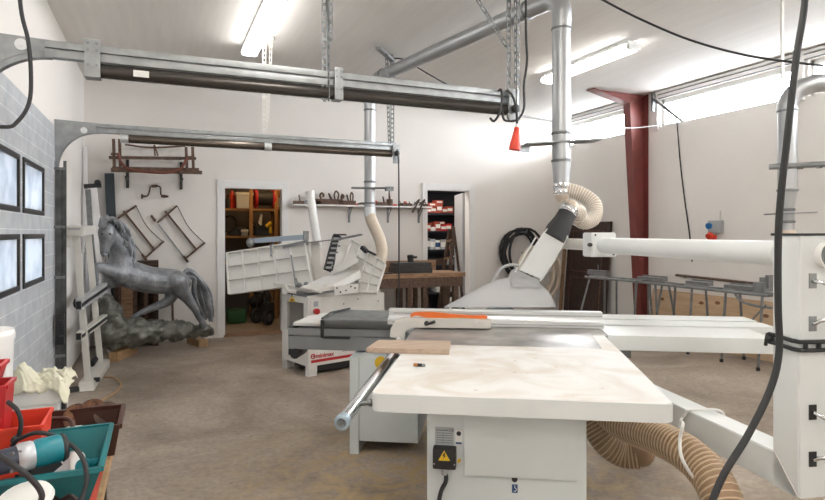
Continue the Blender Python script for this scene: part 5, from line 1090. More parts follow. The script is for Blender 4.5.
# paint store: dark shelf rack with red boxes and cans
Y2 = 9.75
def s2(u, v, y=Y2): return WY(u, v, y)
xa, xb = s2(424, 200).x-.05, s2(462, 200).x+.35
t = Thing('shelf_rack', 'dark blue metal shelf rack seen through the right doorway', 'shelving', ((xa+xb)/2, Y2+.2, 0))
zs2 = [s2(440, 213).z, s2(440, 231).z, s2(440, 249.5).z, s2(440, 265).z, .35]
for z in zs2 + [2.25]:
    mb = MB(); mb.box(xa, xb, Y2, Y2+.42, z-.03, z); t.part('shelf_board', mb, 'shelf_dark', world=True)
for x in (xa, xb):
    mb = MB(); mb.box(x-.02, x+.02, Y2, Y2+.42, 0, 2.3); t.part('side_frame', mb, 'shelf_dark', world=True)
mb = MB(); mb.box(xa, xb, Y2+.42, Y2+.44, 0, 2.3); t.part('back_panel', mb, 'shelf_dark', world=True)
rw = .135
def carton(u, z, h_, label, m='paint_red', w_=rw):
    x = s2(u, 200).x; t = Thing('carton', label, 'box', (x, Y2+.12, z), 0, 'red boxes on the dark shelf rack'); t.part('box', MB().box(-w_/2, w_/2, -.08, .08, 0, h_-.005, .003), m, sm=False); t.part('box_label', MB().box(-w_*.35, w_*.35, -.0815, -.08, h_*.3, h_*.7), 'paper', sm=False)
row = [(429.5, .09, 'leftmost'), (434.5, .12, 'second from left'), (440.5, .17, 'middle'), (446, .10, 'fourth from left'), (451, .13, 'rightmost')]
for u, h_, w_ in row: carton(u, zs2[0], h_, '%s red and white carton on the top shelf of the dark rack' % w_)
for u, w_ in ((433.5, 'left'), (440.5, 'right')): carton(u, zs2[0]+(.12 if u < 436 else .17), .07, '%s one of two red cartons stacked highest on the top rack shelf' % w_, w_=.15)
for u, h_, w_, m_ in ((429, .15, 'leftmost', 'paint_red'), (434, .08, 'second from left', 'cream'), (439, .18, 'third from left', 'paint_red'), (444.5, .12, 'fourth from left', 'red'), (449.5, .14, 'rightmost', 'red')): carton(u, zs2[1], h_, '%s carton on the second shelf of the dark rack' % w_, m_)
carton(443, zs2[1]+.12, .06, 'small red carton lying on top of the fourth box of the second rack shelf', 'paint_red', .12)
for u, m_, l, h_ in ((430, 'grey', 'dark can leftmost on the third shelf of the dark rack', .21), (435, 'stickergrey', 'silver can second on the third shelf of the dark rack', .19), (440, 'white', 'white can third on the third shelf of the dark rack', .17), (446, 'lgrey', 'grey can fourth on the third shelf of the dark rack', .18), (452, 'redor', 'red can rightmost on the third shelf of the dark rack', .14)):
    x = s2(u, 200).x; t = Thing('paint_can', l, 'can', (x, Y2+.12, zs2[2]), 0, 'cans on the dark shelf rack'); t.part('can', MB().lathe([(.058, 0), (.06, .004), (.06, h_-.01), (.056, h_)], (0,0,0), n=18), m_); t.part('can_label', MB().tube([(0, 0, h_*.25), (0, 0, h_*.75)], .0608, 18), 'white' if m_ != 'white' else 'navy')
for u, m_, l in ((432, 'case', 'dark box leftmost on the fourth shelf of the dark rack'), (441, 'rust', 'brown box in the middle of the fourth shelf of the dark rack'), (450, 'lgrey', 'grey box rightmost on the fourth shelf of the dark rack')):
    x = s2(u, 200).x; solo('storage_box', MB().box(x-.09, x+.09, Y2+.04, Y2+.3, zs2[3]+.001, zs2[3]+.11, .006), m_, l, 'box')
x = s2(447, 290).x; solo('plastic_tub', MB().box(x-.2, x+.2, Y2+.03, Y2+.35, .352, .55, .01), 'white', 'white tub on the lowest shelf of the dark rack', 'tub')
x = s2(453, 300).x; solo('plastic_tub', MB().box(x-.16, x+.16, Y2-.3, Y2-.02, 0.001, .26, .01), 'white', 'white tub on the floor behind the step ladder', 'tub')
# step ladder
t = Thing('step_ladder', 'worn grey brown step ladder standing in the right doorway', 'step ladder', (4.3, 9.2, 0))
a0, a1 = W(437, 312, d=9.35), W(449.5, 229, d=9.35); b0, b1 = W(446, 312, d=9.2), W(453.5, 227, d=9.3)
for p in (a0, b0): p.z = .0
for p, q_ in ((a0, a1), (b0, b1)): mb = MB(); mb.bar(p, q_, .05, .03, (0,1,0)); t.part('side_rail', mb, 'rust', world=True)
for k in (.15, .33, .51, .69, .87): mb = MB(); mb.bar(a0 + (a1-a0)*k, b0 + (b1-b0)*k, .08, .025); t.part('step', mb, 'bwood', world=True)
c0, c1 = a0 + V((.45, .25, 0)), b0 + V((.45, .2, 0))
for p, q_ in ((c0, a1), (c1, b1)): mb = MB(); mb.bar(p, q_, .035, .025, (0,1,0)); t.part('rear_leg', mb, 'rust', world=True)
l2 = bpy.data.lights.new('paint_store_lamp', 'POINT'); l2.energy = 30; l2.color = (1, .93, .85); l2.shadow_soft_size = .1
lo = bpy.data.objects.new('paint_store_lamp', l2); C.objects.link(lo); lo.location = (4.0, 9.15, 2.75)

# ================================================================ HORSE SCULPTURE AND THE LEFT CORNER
HR = radians(24); HO = V((0, 7.65, 0))
t = Thing('horse_sculpture', 'grey metal sculpture of a leaping horse on a mossy rock base in the left corner', 'sculpture', HO, HR)
def hp(u, v, off=0.):    # photo point on the plane of the sculpture, local coordinates
    o_ = t.I @ V((0, 0, EH)); p_ = t.I @ W(u, v, d=1.); d_ = p_ - o_; return o_ + d_*((off - o_.y)/d_.y)
PX = .0126
def chain(mb, pts, off=0., flat=1., n=14, sub=4):
    if not isinstance(off, (list, tuple)): off = [off]*len(pts)
    P_ = [hp(p[0], p[1], o) for p, o in zip(pts, off)]
    path = smooth(P_, sub); R_ = []
    for i in range(len(path)):
        f = i/sub; k = min(int(f), len(pts)-1); k2 = min(k+1, len(pts)-1); R_.append((pts[k][2]*(1-(f-k)) + pts[k2][2]*(f-k))*PX)
    mb.tube(path, R_, n, flat=flat, up=(0, 0, 1)); mb.ball(path[0], R_[0]*.98); mb.ball(path[-1], R_[-1]*.98)
mb = MB()
chain(mb, [(113, 269, 9), (119, 271, 12), (132, 275, 13), (148, 279.5, 12.8), (163, 281, 12.5), (174, 281.5, 12), (182, 283, 9)])
chain(mb, [(121, 268, 12.5), (121.5, 256, 10), (118, 246, 8), (113.5, 237, 7), (110, 230, 6)], [0, -.02, -.05, -.08, -.10])
chain(mb, [(108, 227.5, 6), (106.5, 232, 7.2), (106.5, 238, 6.4), (105.3, 245, 4.5), (104.6, 250, 3.9), (104.2, 253.5, 3.4)], -.12)
chain(mb, [(119, 275, 8.5), (113, 272.5, 6.2), (105, 269, 4.8), (97.5, 266.5, 3.6), (95.8, 274, 2.6), (96.8, 282, 2.4), (97.8, 288.5, 3.2)], [-.08, -.13, -.15, -.16, -.16, -.16, -.16])
chain(mb, [(121, 277, 8), (115, 282, 5.5), (107.5, 284, 3.6), (107.5, 290, 2.6), (108, 296, 3.2)], [.08, .10, .12, .12, .12])
chain(mb, [(176, 281, 11), (181, 290, 8), (188, 299, 5.2), (195, 309, 3.8), (198, 316, 2.8), (202.5, 322, 3.4), (203, 326, 3.8)], -.09)
chain(mb, [(174, 284, 10), (172, 294, 7), (168, 301, 5), (157, 306, 3.8), (146, 310.5, 3.2), (139, 314, 2.6), (134.5, 317.5, 3.4)], .09)
for (u, v) in ((101.5, 221), (107.5, 220)):
    p = hp(u, v, -.12); mb.tube([p - V((0, 0, .03)), p + V((0, 0, .02)), p + V((-.01, -.01, .075))], [.03, .026, .004], 10)
for u in (101.5, 111): mb.ball(hp(u, 234, -.19), .014)
mb.ball(hp(104.5, 254.5, -.15), .030)
body = t.part('body', mb, 'horse')
def remesh(o, vs, sm_=8, disp=0., dscale=.25):
    m_ = o.modifiers.new('r', 'REMESH'); m_.mode = 'VOXEL'; m_.voxel_size = vs; m_.use_smooth_shade = True
    m_ = o.modifiers.new('s', 'SMOOTH'); m_.factor = .5; m_.iterations = sm_
    if disp:
        tx = bpy.data.textures.new('rough', 'CLOUDS'); tx.noise_scale = dscale; tx.noise_depth = 4
        m_ = o.modifiers.new('d', 'DISPLACE'); m_.texture = tx; m_.strength = disp; m_.mid_level = .5
remesh(body, .013, 6)
for u in (102.3, 110.3):
    mb = MB(); mb.ball(hp(u, 234, -.205), .010); t.part('eye', mb, 'black', under=body)
for u in (102.6, 106.2): mb = MB(); mb.ball(hp(u, 252.5, -.175), .007); t.part('nostril', mb, 'black', under=body)
random.seed(3)
mb = MB()
crest = [(104, 221), (110, 222), (115, 227), (119, 236), (122, 245), (125, 254), (127, 259)]
for i in range(46):
    f = i/45*(len(crest)-1); k = min(int(f), len(crest)-2); a = f-k
    u, v = crest[k][0]*(1-a)+crest[k+1][0]*a, crest[k][1]*(1-a)+crest[k+1][1]*a
    g = i/45; L_ = 14 + 6*random.random(); off = -.16 + .12*g + random.uniform(-.06, .06)
    ang = -.05 + .85*g + random.uniform(-.15, .15); u += 2.5
    pts = [hp(u, v, off)]
    for s_ in (1, 2, 3):
        aa = ang + .28*(s_-1); pts.append(hp(pts and u + L_*s_/3*cos(aa), v + L_*s_/3*sin(aa) - (1.5 if s_ == 1 else 0), off))
    path = smooth(pts, 4); mb.tube(path, [.034 - .022*j/(len(path)-1) for j in range(len(path))], 7)
for i in range(12):   # forelock
    u0_ = 100 + random.random()*7; mb.tube(smooth([hp(u0_+4, 220.5, -.13), hp(u0_, 221, -.19), hp(u0_-2, 226+random.random()*4, -.20)], 4), [.018]*8+[.006], 7)
t.part('mane', mb, 'horse')
mb = MB()
for i in range(40):
    g = random.uniform(-1.5, 1.3); o_ = random.uniform(-.06, .06)
    pts = [hp(183, 277+g*2, o_*.4), hp(190, 274.5+g*3, o_*.7), hp(197.5+g*-3, 280+g*-1, o_), hp(200.5-g*6.5, 293, o_), hp(204.5-g*5.5, 308, o_), hp(208.5-g*3.5, 319+random.uniform(-3, 3), o_*.5)]
    path = smooth(pts, 4); mb.tube(path, [.022 + .006*sin(j*.3) if j < len(path)-3 else .010 for j in range(len(path))], 7)
t.part('tail', mb, 'horse')
mb = MB()
chain(mb, [(108.5, 301, 7), (108.5, 309, 10.5), (110.5, 322, 13.5), (112, 336, 12)], .02, sub=3)
chain(mb, [(104, 332, 7), (104, 344, 4.5)], .0, sub=2)
chain(mb, [(110, 332, 14), (124, 333, 13), (139, 332.5, 12.5), (156, 331, 10.8), (172, 331, 9), (188, 331, 7.6), (203, 331, 6.4), (210, 331.5, 4.8)], .02, sub=3)
rk = t.part('rock_base', mb, 'rock'); remesh(rk, .018, 2, .13, .12)
def blockp(name, u0, u1, v1, z, dp, label, rz, w=.16):
    p = W((u0+u1)/2, v1, z=0); t_ = MB().box(-w/2, w/2, 0, dp, 0, z, .004); return solo(name, t_, 'lwood', label, 'wood block', 'wood blocks under the horse sculpture', M4=Matrix.Translation(p) @ Matrix.Rotation(rz, 4, 'Z'))
blockp('wood_block', 109.7, 117, 362, .11, .5, 'pine wood block under the left end of the horse rock base', radians(-22), .10)
blockp('wood_block', 200, 208, 347, .09, .4, 'pine wood block under the right end of the horse rock base', radians(20), .12)
# old cabinet behind the horse
t = Thing('old_cabinet', 'old dark wooden cabinet standing behind the horse sculpture', 'cabinet', (-.2, 8.35, 0))
cx0, cx1 = WY(114, 300, 8.22).x, WY(158.5, 300, 8.22).x; ch = WY(150, 261, 8.22).z
mb = MB(); mb.box(cx0, cx0+.05, 8.22, 8.50, 0, ch).box(cx1-.05, cx1, 8.22, 8.50, 0, ch).box(cx0, cx1, 8.2, 8.50, ch-.05, ch).box(cx0+.05, cx1-.05, 8.24, 8.50, .1, .15).box(cx0+.05, cx1-.05, 8.48, 8.50, .15, ch-.05); t.part('carcass', mb, 'dwood', world=True, sm=False)
mb = MB(); mb.box(WY(121, 300, 8.24).x, WY(133, 300, 8.24).x, 8.235, 8.25, .2, .80); t.part('panel', mb, 'bwood', world=True, sm=False)
for u in (119, 135, 146): x = WY(u, 300, 8.22).x; mb = MB(); mb.box(x-.025, x+.025, 8.225, 8.26, .12, ch-.05); t.part('stile', mb, 'owood', world=True)
a = WY(173.5, 300, 8.4); mb = MB(); mb.bar((a.x, 8.44, 0), (a.x-.02, 8.5, .78), .035, .03); solo('wooden_lath', mb, 'owood', 'thin brown lath leaning on the back wall behind the horse tail', 'plank')
# dark slat and metal profiles in the corner
solo('leaning_board', MB().bar((-.48, 8.30, 0), (-.58, 8.515, 2.21), .11, .03, (0,1,0)), 'blueslat', 'dark blue grey slat leaning in the left back corner', 'plank')
t = Thing('metal_post', 'shiny metal post with a black foot end leaning in the left back corner', 'post', (-.6, 8.1, 0))
a, b = V((-.52, 8.02, 0)), V((-.755, 8.32, 2.02)); mb = MB(); mb.bar(a, b, .10, .06, (0,1,0)); t.part('profile', mb, 'chrome', world=True)
mb = MB(); mb.bar(b - V((.09, 0, 0)), b + V((.10, 0, .02)), .08, .05, (0,0,1)); mb.ball(b + V((.06, -.02, .05)), .04); t.part('end_clamp', mb, 'black', world=True)
solo('metal_rod', MB().bar((-.79, 8.22, 0), (-.835, 8.36, 2.52), .045, .03, (0,1,0)), 'chrome', 'tall thin metal rod standing in the left back corner', 'rod')
solo('metal_profile', MB().bar((-.66, 8.05, 0), (-.80, 8.28, 1.98), .06, .04, (0,1,0)), 'steel_dull', 'aluminium profile leaning between the rod and the post with black end', 'rod')
# tools hanging on the left wall just behind the door track
for i, (y, z0, z1, m_, l) in enumerate(((6.30, 1.58, 1.90, 'steel_dull', 'grey long tool hanging highest on the left wall behind the door track'), (6.38, 1.60, 1.84, 'rust', 'brown pointed tool hanging beside the grey long tool on the left wall'), (6.30, 1.44, 1.58, 'redor', 'red handled tool hanging on the left wall'), (6.36, 1.28, 1.45, 'rust', 'brown handled tool hanging low on the left wall'), (6.42, 1.05, 1.32, 'black', 'black bag like tool hanging lowest on the left wall'))):
    t_ = Thing('hanging_tool', l, 'hand tool', (XL+.04, y, z0), 0); c = XL+.045
    t_.part('blade', MB().lathe([(.004, 0), (.03 if i % 2 else .022, (z1-z0)*.45), (.014, (z1-z0)*.8), (.010, z1-z0)], (c, y, z0), (0,0,1), 10), m_, world=True)
    t_.part('hook', MB().tube([(XL, y, z1+.01), (c, y, z1+.01), (c, y, z1-.02)], .005, 6), 'steel_dull', world=True)
# white roller stand frame
t = Thing('frame_stand', 'cream white metal ladder frame stand with two grey cross arms, in front of the horse', 'stand', (-.58, 6.6, 0))
A0, A1, B0, B1 = V((-.60, 6.24, .05)), V((-.705, 6.29, 1.45)), V((-.555, 6.98, .05)), V((-.68, 7.04, 1.45))
for p, q_ in ((A0, A1), (B0, B1)): mb = MB(); mb.bar(p, q_, .055, .045, (0,1,0)); t.part('upright', mb, 'cream', world=True)
mb = MB(); mb.bar(V((-.715, 6.20, 1.46)), V((-.69, 7.14, 1.48)), .16, .09); bmesh.ops.bevel(mb.bm, geom=mb.bm.edges[:], offset=.008, segments=2, affect='EDGES'); t.part('top_cap', mb, 'cream', world=True)
mb = MB(); mb.box(-.76, -.66, 6.192, 6.199, 1.475, 1.49); t.part('cap_slot', mb, 'lgrey', world=True)
mb = MB(); mb.bar(V((-.60, 6.10, .05)), V((-.545, 7.12, .05)), .13, .09); bmesh.ops.bevel(mb.bm, geom=mb.bm.edges[:], offset=.008, segments=2, affect='EDGES'); t.part('foot_bar', mb, 'cream', world=True)
mb = MB(); mb.tube([(-.545, 6.17, .09), (-.50, 6.16, .09)], .022, 10); t.part('foot_knob', mb, 'black', world=True); mb = MB(); mb.tube([(-.66, 6.13, .03), (-.78, 6.1, .03)], .025, 10); mb.ball((-.79, 6.1, .035), .035); t.part('levelling_foot', mb, 'black', world=True)
mb = MB(); mb.tube([(-.62, 6.75, .12), (-.60, 6.9, .14)], .03, 10); t.part('clamp_knob', mb, 'black', world=True)
for z0, z1, m_ in ((.79, .86, 'lgrey'), (.505, .535, 'cream')):
    a, b = V((-.665, 6.12, z0)), V((-.53, 7.15, z1)); mb = MB(); mb.bar(a, b, .05, .10 if z0 > .7 else .07); ar = t.part('cross_arm', mb, m_, world=True)
    mb = MB(); mb.bar(a - (b-a)*.006, a + (b-a)*.004, .04, .07 if z0 > .7 else .06); mb.bar(a + V((.027, 0, 0)), b + V((.027, 0, 0)), .006, .03); t.part('arm_inset', mb, 'black', under=ar, world=True)
mb = MB(); mb.lathe([(.01, 0), (.04, .01), (.04, .03), (.01, .04)], (-.72, 6.2, .80), (1, 0, 0), 14); t.part('clamp_knob', mb, 'black', world=True)
cable('floor_cord', [W(104, 377, z=.008), W(114, 378, z=.008), W(121, 384, z=.008), W(116, 392, z=.008), W(104, 399, z=.008), W(97, 405, z=.008), W(80, 425, z=.008)], .009, 'lwood', 'thin tan cord lying on the floor beside the cream frame stand', 'cord')

# ================================================================ TABLE WITH CRATES, LOWER LEFT
ZT = .755
xr = W(111, 455, z=ZT).x
t = Thing('work_table', 'low red topped table with pine edge and black legs carrying the crates', 'table', (-.5, 1.7, 0))
mb = MB(); mb.box(-.84, xr-.012, 1.22, 2.42, ZT-.03, ZT, .002); t.part('table_top', mb, mat('worn_red_top', (.55, .07, .04), .5, var=.3, scale=7), world=True)
mb = MB(); mb.box(xr-.012, xr, 1.22, 2.42, ZT-.032, ZT+.001); t.part('edge_strip', mb, 'lwood', world=True)
for x in (-.80, xr-.05):
    for y in (1.28, 2.32): mb = MB(); mb.box(x-.02, x+.02, y-.02, y+.02, 0, ZT-.03); t.part('leg', mb, 'black', world=True)
def crate(t, x0, x1, y0, y1, z0, z1, m_, tap=.03, th=.006, rim=.012):
    mb = MB(); b = [(x0+tap, y0+tap), (x1-tap, y0+tap), (x1-tap, y1-tap), (x0+tap, y1-tap)]; u = [(x0, y0), (x1, y0), (x1, y1), (x0, y1)]
    mb.box(x0+tap, x1-tap, y0+tap, y1-tap, z0, z0+th)
    for i in range(4):
        j = (i+1) % 4; cx, cy = (x0+x1)/2, (y0+y1)/2
        def inn(p): 
            d = V((cx-p[0], cy-p[1], 0)); return (p[0] + (th if d.x > 0 else -th), p[1] + (th if d.y > 0 else -th))
        bi, bj, ui, uj = inn(b[i]), inn(b[j]), inn(u[i]), inn(u[j])
        mb.hexa([V((*b[i], z0)), V((*b[j], z0)), V((*bj, z0)), V((*bi, z0)), V((*u[i], z1)), V((*u[j], z1)), V((*uj, z1)), V((*ui, z1))])
    t.part('crate_body', mb, m_, world=True, sm=False)
    mb = MB(); 
    for i in range(4):
        j = (i+1) % 4; mb.bar(V((*u[i], z1)), V((*u[j], z1)), rim, rim)
    mb2 = mb; t.part('crate_rim', mb2, m_, world=True)
tx1 = W(101, 469, z=.86).x; ty0, ty1 = W(101, 469, z=.86).y, W(110, 425, z=.86).y
t = Thing('teal_crate', 'teal plastic crate full of tools at the lower left corner', 'crate', (tx1-.25, (ty0+ty1)/2, ZT))
crate(t, tx1-.48, tx1, ty0, ty1, ZT+.001, .86, 'teal', .035)
b0 = W(122, 419, d=1.95); b1 = W(120, 402, d=2.16)
t = Thing('brown_crate', 'dark brown plastic crate holding round cork discs on the lower left table', 'crate', (b0.x-.2, (b0.y+b1.y)/2, ZT))
yb0, yb1 = ty1+.012, ty1+.25
crate(t, b0.x-.40, b0.x, yb0, yb1, ZT+.001, b0.z+.015, 'brown_pl', .015, .006, .014)
xx = W(83, 425, d=2.0).x; mb = MB(); mb.tube(smooth([(xx-.16, yb0+.02, b0.z+.005), (xx-.15, yb0+.07, b0.z+.035), (xx-.03, yb0+.08, b0.z+.035), (xx+.0, yb0+.02, b0.z+.005)], 6), .007, 8); t.part('crate_handle', mb, 'brown_pl', world=True)
def disc_item(u, v, d, r, m_, label, tilt):
    p = W(u, v, d=d); ax_ = V((.25, -1, tilt)).normalized(); t_ = Thing('round_disc', label, 'disc', p - V((0, 0, r))); 
    t_.part('face', MB().lathe([(r*.96, -.005), (r*.96, .005)], p, ax_, 28), m_, world=True); t_.part('disc_rim', MB().lathe([(r, -.012), (r, .003), (r*.93, .003), (r*.93, -.012)], p, ax_, 28), 'rust', world=True)
disc_item(77, 417, 1.99, .044, 'cork', 'left round cork disc standing in the brown crate', .25)
disc_item(93, 413, 2.06, .048, 'cork', 'right round cork disc standing in the brown crate', .25)
disc_item(107, 414, 2.03, .042, 'rust', 'dark metal disc standing at the right end of the brown crate', .45)
# orange red tray
t = Thing('open_tray', 'orange red open tray between the red bins and the brown crate', 'tray', W(35, 440, d=1.85))
p0, p1 = W(54, 405, d=1.9), W(15, 414, d=1.85); zr = p0.z
x1_ = W(52, 425, d=1.75).x
x1_ = b0.x-.185
crate(t, x1_-.125, x1_, 1.90, 2.08, ZT+.001, .915, 'redor', .012, .004, .008)
solo('putty_knife', MB().bar(W(16, 425, d=1.76), W(30, 421, d=1.8), .012, .008).tube(smooth([W(28, 422, d=1.79), W(36, 418, d=1.82), W(43, 418.5, d=1.84)], 5), [.008]*6+[.010]*4+[.006], 8), 'yellow', 'yellow handled tool lying in the orange red tray', 'hand tool')
# red stacking bins
for i, (u1, v0, v1, d, l) in enumerate(((16, 385, 447, 1.66, 'lower red stacking bin at the left edge of the photo'), (9, 366, 400, 1.72, 'upper red stacking bin at the left edge of the photo'))):
    p = W(u1, v0, d=d) - V((.02, 0, 0)); q_ = W(u1, v1, d=d); t_ = Thing('stacking_bin', l, 'bin', (p.x-.1, p.y, q_.z), 0, 'red stacking bins')
    crate(t_, p.x-.2, p.x, p.y-.02, p.y+.09, (ZT+.001 if i == 0 else p.z-.06), p.z, 'red', .014, .004, .01)
    if i == 0: PB = p.z
for o in []: pass
# drill
t = Thing('power_drill', 'teal and black corded drill lying over the front of the teal crate', 'drill', W(40, 470, d=1.45))
def dl(u, v, d=1.43): return W(u, v, d=d)
a, b = dl(-14, 466, 1.38), dl(66, 446.5, 1.50); ax_ = (b-a).normalized(); Ld = (b-a).length
def dp(f): return a + (b-a)*f
DR = .86
t.part('nose', MB().tube([dp(.0), dp(.2), dp(.38)], [.030*DR, .034*DR, .035*DR], 20), mat('blue_black_plastic', (.03, .04, .065), .35), world=True)
t.part('gear_case', MB().tube([dp(.36), dp(.40), dp(.55), dp(.59)], [.036*DR, .041*DR, .040*DR, .034*DR], 20), mat('cast_metal_case', (.52, .54, .57), .4, .5, var=.25, scale=30), world=True)
t.part('motor_body', MB().tube([dp(.57), dp(.62), dp(.9), dp(.95)], [.037*DR, .040*DR, .040*DR, .036*DR], 20), 'teal_tool', world=True)
t.part('end_cap', MB().tube([dp(.92), dp(.95), dp(1.0), dp(1.015)], [.037*DR, .041*DR, .036*DR, .02*DR], 20), 'rubber', world=True)
dwn = V((.0, .0, -1)); h0 = dp(.60) + dwn*.02; h1 = dp(.42) + dwn*.12 + V((.02, -.01, 0))
t.part('drill_handle', MB().bar(dp(.66)+dwn*.02, dp(.62)+dwn*.15, .036, .045, ax_).bar(dp(.90)+dwn*.03, dp(.66)+dwn*.055, .03, .02), 'rubber', world=True)
t.part('trigger', MB().bar(dp(.50)+dwn*.045, dp(.50)+dwn*.085, .02, .02, ax_), 'black', world=True)
t.part('belt_hook', MB().tube(smooth([dp(.38)+dwn*.04, dp(.34)+dwn*.07, dp(.36)+dwn*.10, dp(.42)+dwn*.09], 5), .006, 8), 'black', world=True)
sidev = V((-sin(TH), -cos(TH), 0))
text('maker_text', 'makita', .022, dp(.66) + sidev*.0375 - V((0,0,.004)), ax_, V((0,0,1)), 'white', t.o, t.I)
for k, (f, z) in enumerate(((.42, .02), (.52, .02), (.42, -.02), (.52, -.02))):
    mb = MB(); mb.disc(dp(f) + sidev*.029 + V((0,0,z)), sidev, .005, .006, 8); t.part('screw', mb, 'steel_dull', world=True)
t.part('drill_cord', MB().tube(smooth([W(15, 437, d=1.55), W(14, 441, d=1.55), W(35, 433, d=1.52), W(55, 436, d=1.5), W(75, 448, d=1.48), W(84, 462, d=1.46), W(87, 478, d=1.45), W(84, 492, d=1.44), W(80, 505, d=1.42), W(70, 530, d=1.42)], 8), .0055, 8), 'rubber', world=True)
cable('cord_loop', [W(-12, 448, d=1.36), W(0, 456, d=1.34), W(15, 466, d=1.33), W(30, 478, d=1.33), W(40, 490, d=1.34), W(41, 500, d=1.34), W(30, 512, d=1.34)], .0065, 'rubber', 'thick black cord running in front of the drill')
cable('cord_loop', [W(8, 402, d=1.62), W(17, 410, d=1.60), W(21, 422, d=1.60), W(19, 435, d=1.60), W(12, 446, d=1.60)], .006, 'rubber', 'black cord looping down beside the red bins')
cable('cord_loop', [W(42, 496, d=1.42), W(52, 497, d=1.44), W(60, 501, d=1.43), W(70, 496, d=1.42), W(77, 500, d=1.42)], .006, 'black', 'black cord bundle at the bottom edge in front of the teal crate')
solo('sanding_disc', MB().lathe([(.055, -.004), (.06, .0), (.055, .012), (.02, .02)], W(25, 501, d=1.36), (-.1, -.3, 1), 24), 'white', 'round white cover at the bottom edge below the drill', 'cover')
solo('plastic_scoop', MB().tube(smooth([W(76.5, 472, d=1.62), W(76, 462, d=1.64), W(79.5, 454, d=1.66)], 5), [.016, .017, .018, .018, .018, .019, .02, .02, .02, .019, .014], 12), 'white', 'white plastic scoop handle standing in the teal crate', 'scoop')
solo('hole_saw', MB().tube([W(84, 466, d=1.60), W(98, 463, d=1.66)], .015, 14).tube([W(82, 466, d=1.59), W(86, 465.6, d=1.61)], .019, 14), 'teal_tool', 'teal cylinder lying in the teal crate beside the white scoop', 'hole saw')
solo('caulk_tube', MB().tube([W(52, 438, d=1.82), W(70, 431, d=1.86), W(82, 426, d=1.9)], [.017, .015, .003], 14), 'cream', 'cream cartridge with a pointed nozzle leaning over the teal crate back rim', 'cartridge')
solo('cardboard_sheet', MB().hexa([W(46, 476, d=1.64), W(72, 470, d=1.66), W(72, 470, d=1.67), W(46, 476, d=1.65), W(56, 448, d=1.78), W(76, 440, d=1.8), W(76, 440, d=1.81), W(56, 448, d=1.79)]), 'stickergrey', 'grey blue sheet inside the teal crate behind the drill', 'sheet')
solo('grey_box', MB().box(tx1-.30, tx1-.14, ty0+.05, ty0+.16, ZT+.008, ZT+.06, .01), 'case', 'black box lying on the bottom of the teal crate', 'box')
# cool box, bucket and cloth by the sectional door
zl = W(40, 388, d=3.35).z
t = Thing('cool_box', 'white cool box on the floor in front of the sectional door, under the pale cloth', 'cool box', (-.66, 4.0, 0))
cr = W(60, 390, d=3.38); xr_, yf_ = cr.x, cr.y
mb = MB(); mb.hexa([V((-.82, yf_+.03, .0)), V((xr_-.03, yf_+.03, .0)), V((xr_-.03, yf_+.44, .0)), V((-.82, yf_+.44, .0)), V((-.835, yf_+.01, zl-.10)), V((xr_-.01, yf_+.01, zl-.10)), V((xr_-.01, yf_+.46, zl-.10)), V((-.835, yf_+.46, zl-.10))]); t.part('box_body', mb, 'white', world=True)
mb = MB(); mb.box(-.837, xr_, yf_, yf_+.47, zl-.10, zl-.005, .02); t.part('lid', mb, 'white', world=True)
mb = MB(); mb.box(xr_-.008, xr_+.012, yf_+.12, yf_+.2, zl-.2, zl-.06, .005); t.part('latch', mb, 'black', world=True)
zb = ZT+.001; t = Thing('bucket', 'tall white plastic bucket standing on the red topped table at the left edge', 'bucket', (-.53, 2.28, zb))
p = W(14, 332, d=3.45); c = V((p.x-.12, p.y+.06, zb)); c = V((-.535, 2.29, zb))
rb = .10
mb = MB(); mb.lathe([(rb*.9, 0), (rb, .34), (rb+.004, .35), (rb+.004, .365), (rb-.01, .365)], c, (0,0,1), 28); t.part('bucket_body', mb, 'white', world=True)
mb = MB(); mb.lathe([(rb+.004, .365), (rb, .378), (.02, .38)], c, (0,0,1), 28); t.part('bucket_lid', mb, 'white', world=True)
mb = MB(); mb.box(c.x-.05, c.x+.03, c.y-rb-.004, c.y-rb+.01, zb+.08, zb+.13); t.part('red_label', mb, 'red', world=True)
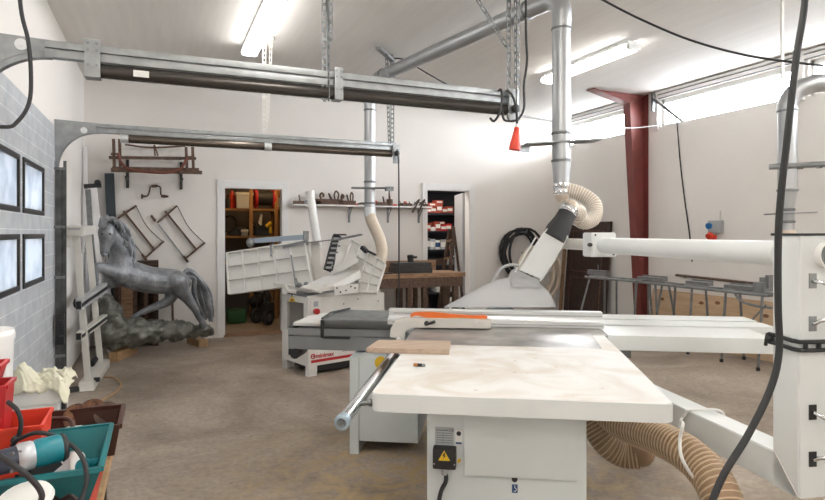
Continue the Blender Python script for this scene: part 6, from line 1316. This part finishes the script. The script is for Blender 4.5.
# cloth: draped crumpled sheet
def cloth():
    mb = MB(); nx_, ny_ = 64, 48; x0, x1, y0, y1 = -.82, xr_+.035, yf_-.02, yf_+.40
    grid = []
    for i in range(nx_+1):
        row = []
        for j in range(ny_+1):
            a, b_ = i/nx_, j/ny_; x = x0+(x1-x0)*a; y = y0+(y1-y0)*b_
            wob = .014*sin(a*17+b_*5) + .012*sin(b_*21-a*9) + .008*sin(a*37+b_*23)
            z = zl + .022 + wob*.7 + .004*sin(a*71+b_*40) + .02*(1-a)*sin(pi*b_)
            if x > xr_: z -= (x-xr_)*1.3 + .008*(sin(b_*19)+1)
            if y < yf_: z -= (yf_-y)*1.4 + .012*(sin(a*15)+1)
            x += .012*sin(b_*14); y += .015*sin(a*12)
            z += .09*math.exp(-((a-.28)/.13)**2)*math.exp(-((b_-.35)/.22)**2)
            row.append(mb.bm.verts.new((x, y, max(z, zl+.004) if (x < xr_-.01 and y > yf_+.01) else z)))
        grid.append(row)
    for i in range(nx_):
        for j in range(ny_): mb.bm.faces.new([grid[i][j], grid[i+1][j], grid[i+1][j+1], grid[i][j+1]])
    return mb
cl = solo('crumpled_cloth', cloth(), 'cloth', 'crumpled pale yellow cloth lying over the white cool box', 'cloth')
sd_ = cl.modifiers.new('s', 'SOLIDIFY'); sd_.thickness = .006
SKY, EXPO = 44.0, 0.6

# ================================================================ LIGHT AND CAMERA
w = bpy.data.worlds.new('sky'); bpy.context.scene.world = w; w.use_nodes = True
bg = w.node_tree.nodes['Background']; bg.inputs['Color'].default_value = (.94, .965, 1., 1); bg.inputs['Strength'].default_value = SKY
for i, (a, b) in enumerate(WINS):
    l = bpy.data.lights.new('window_portal', 'AREA'); l.shape = 'RECTANGLE'; l.size = .38; l.size_y = b-a; l.cycles.is_portal = True
    o = bpy.data.objects.new('window_portal', l); C.objects.link(o); o.location = (XR+.24, (a+b)/2, 3.115); o.rotation_euler = (0, radians(90), 0)
cd = bpy.data.cameras.new('camera'); cam = bpy.data.objects.new('camera', cd); C.objects.link(cam)
cam.location = (0, 0, EH); cam.rotation_euler = (radians(90), 0, -TH); cd.sensor_width = 36; cd.lens = 36*F/825
cd.shift_y = -(250 - H0)/825; cd.clip_start = .05
bpy.context.scene.camera = cam
vs = bpy.context.scene.view_settings
vs.view_transform = 'Standard'; vs.look = 'None'; vs.gamma = 1; vs.use_curve_mapping = False; vs.exposure = EXPO
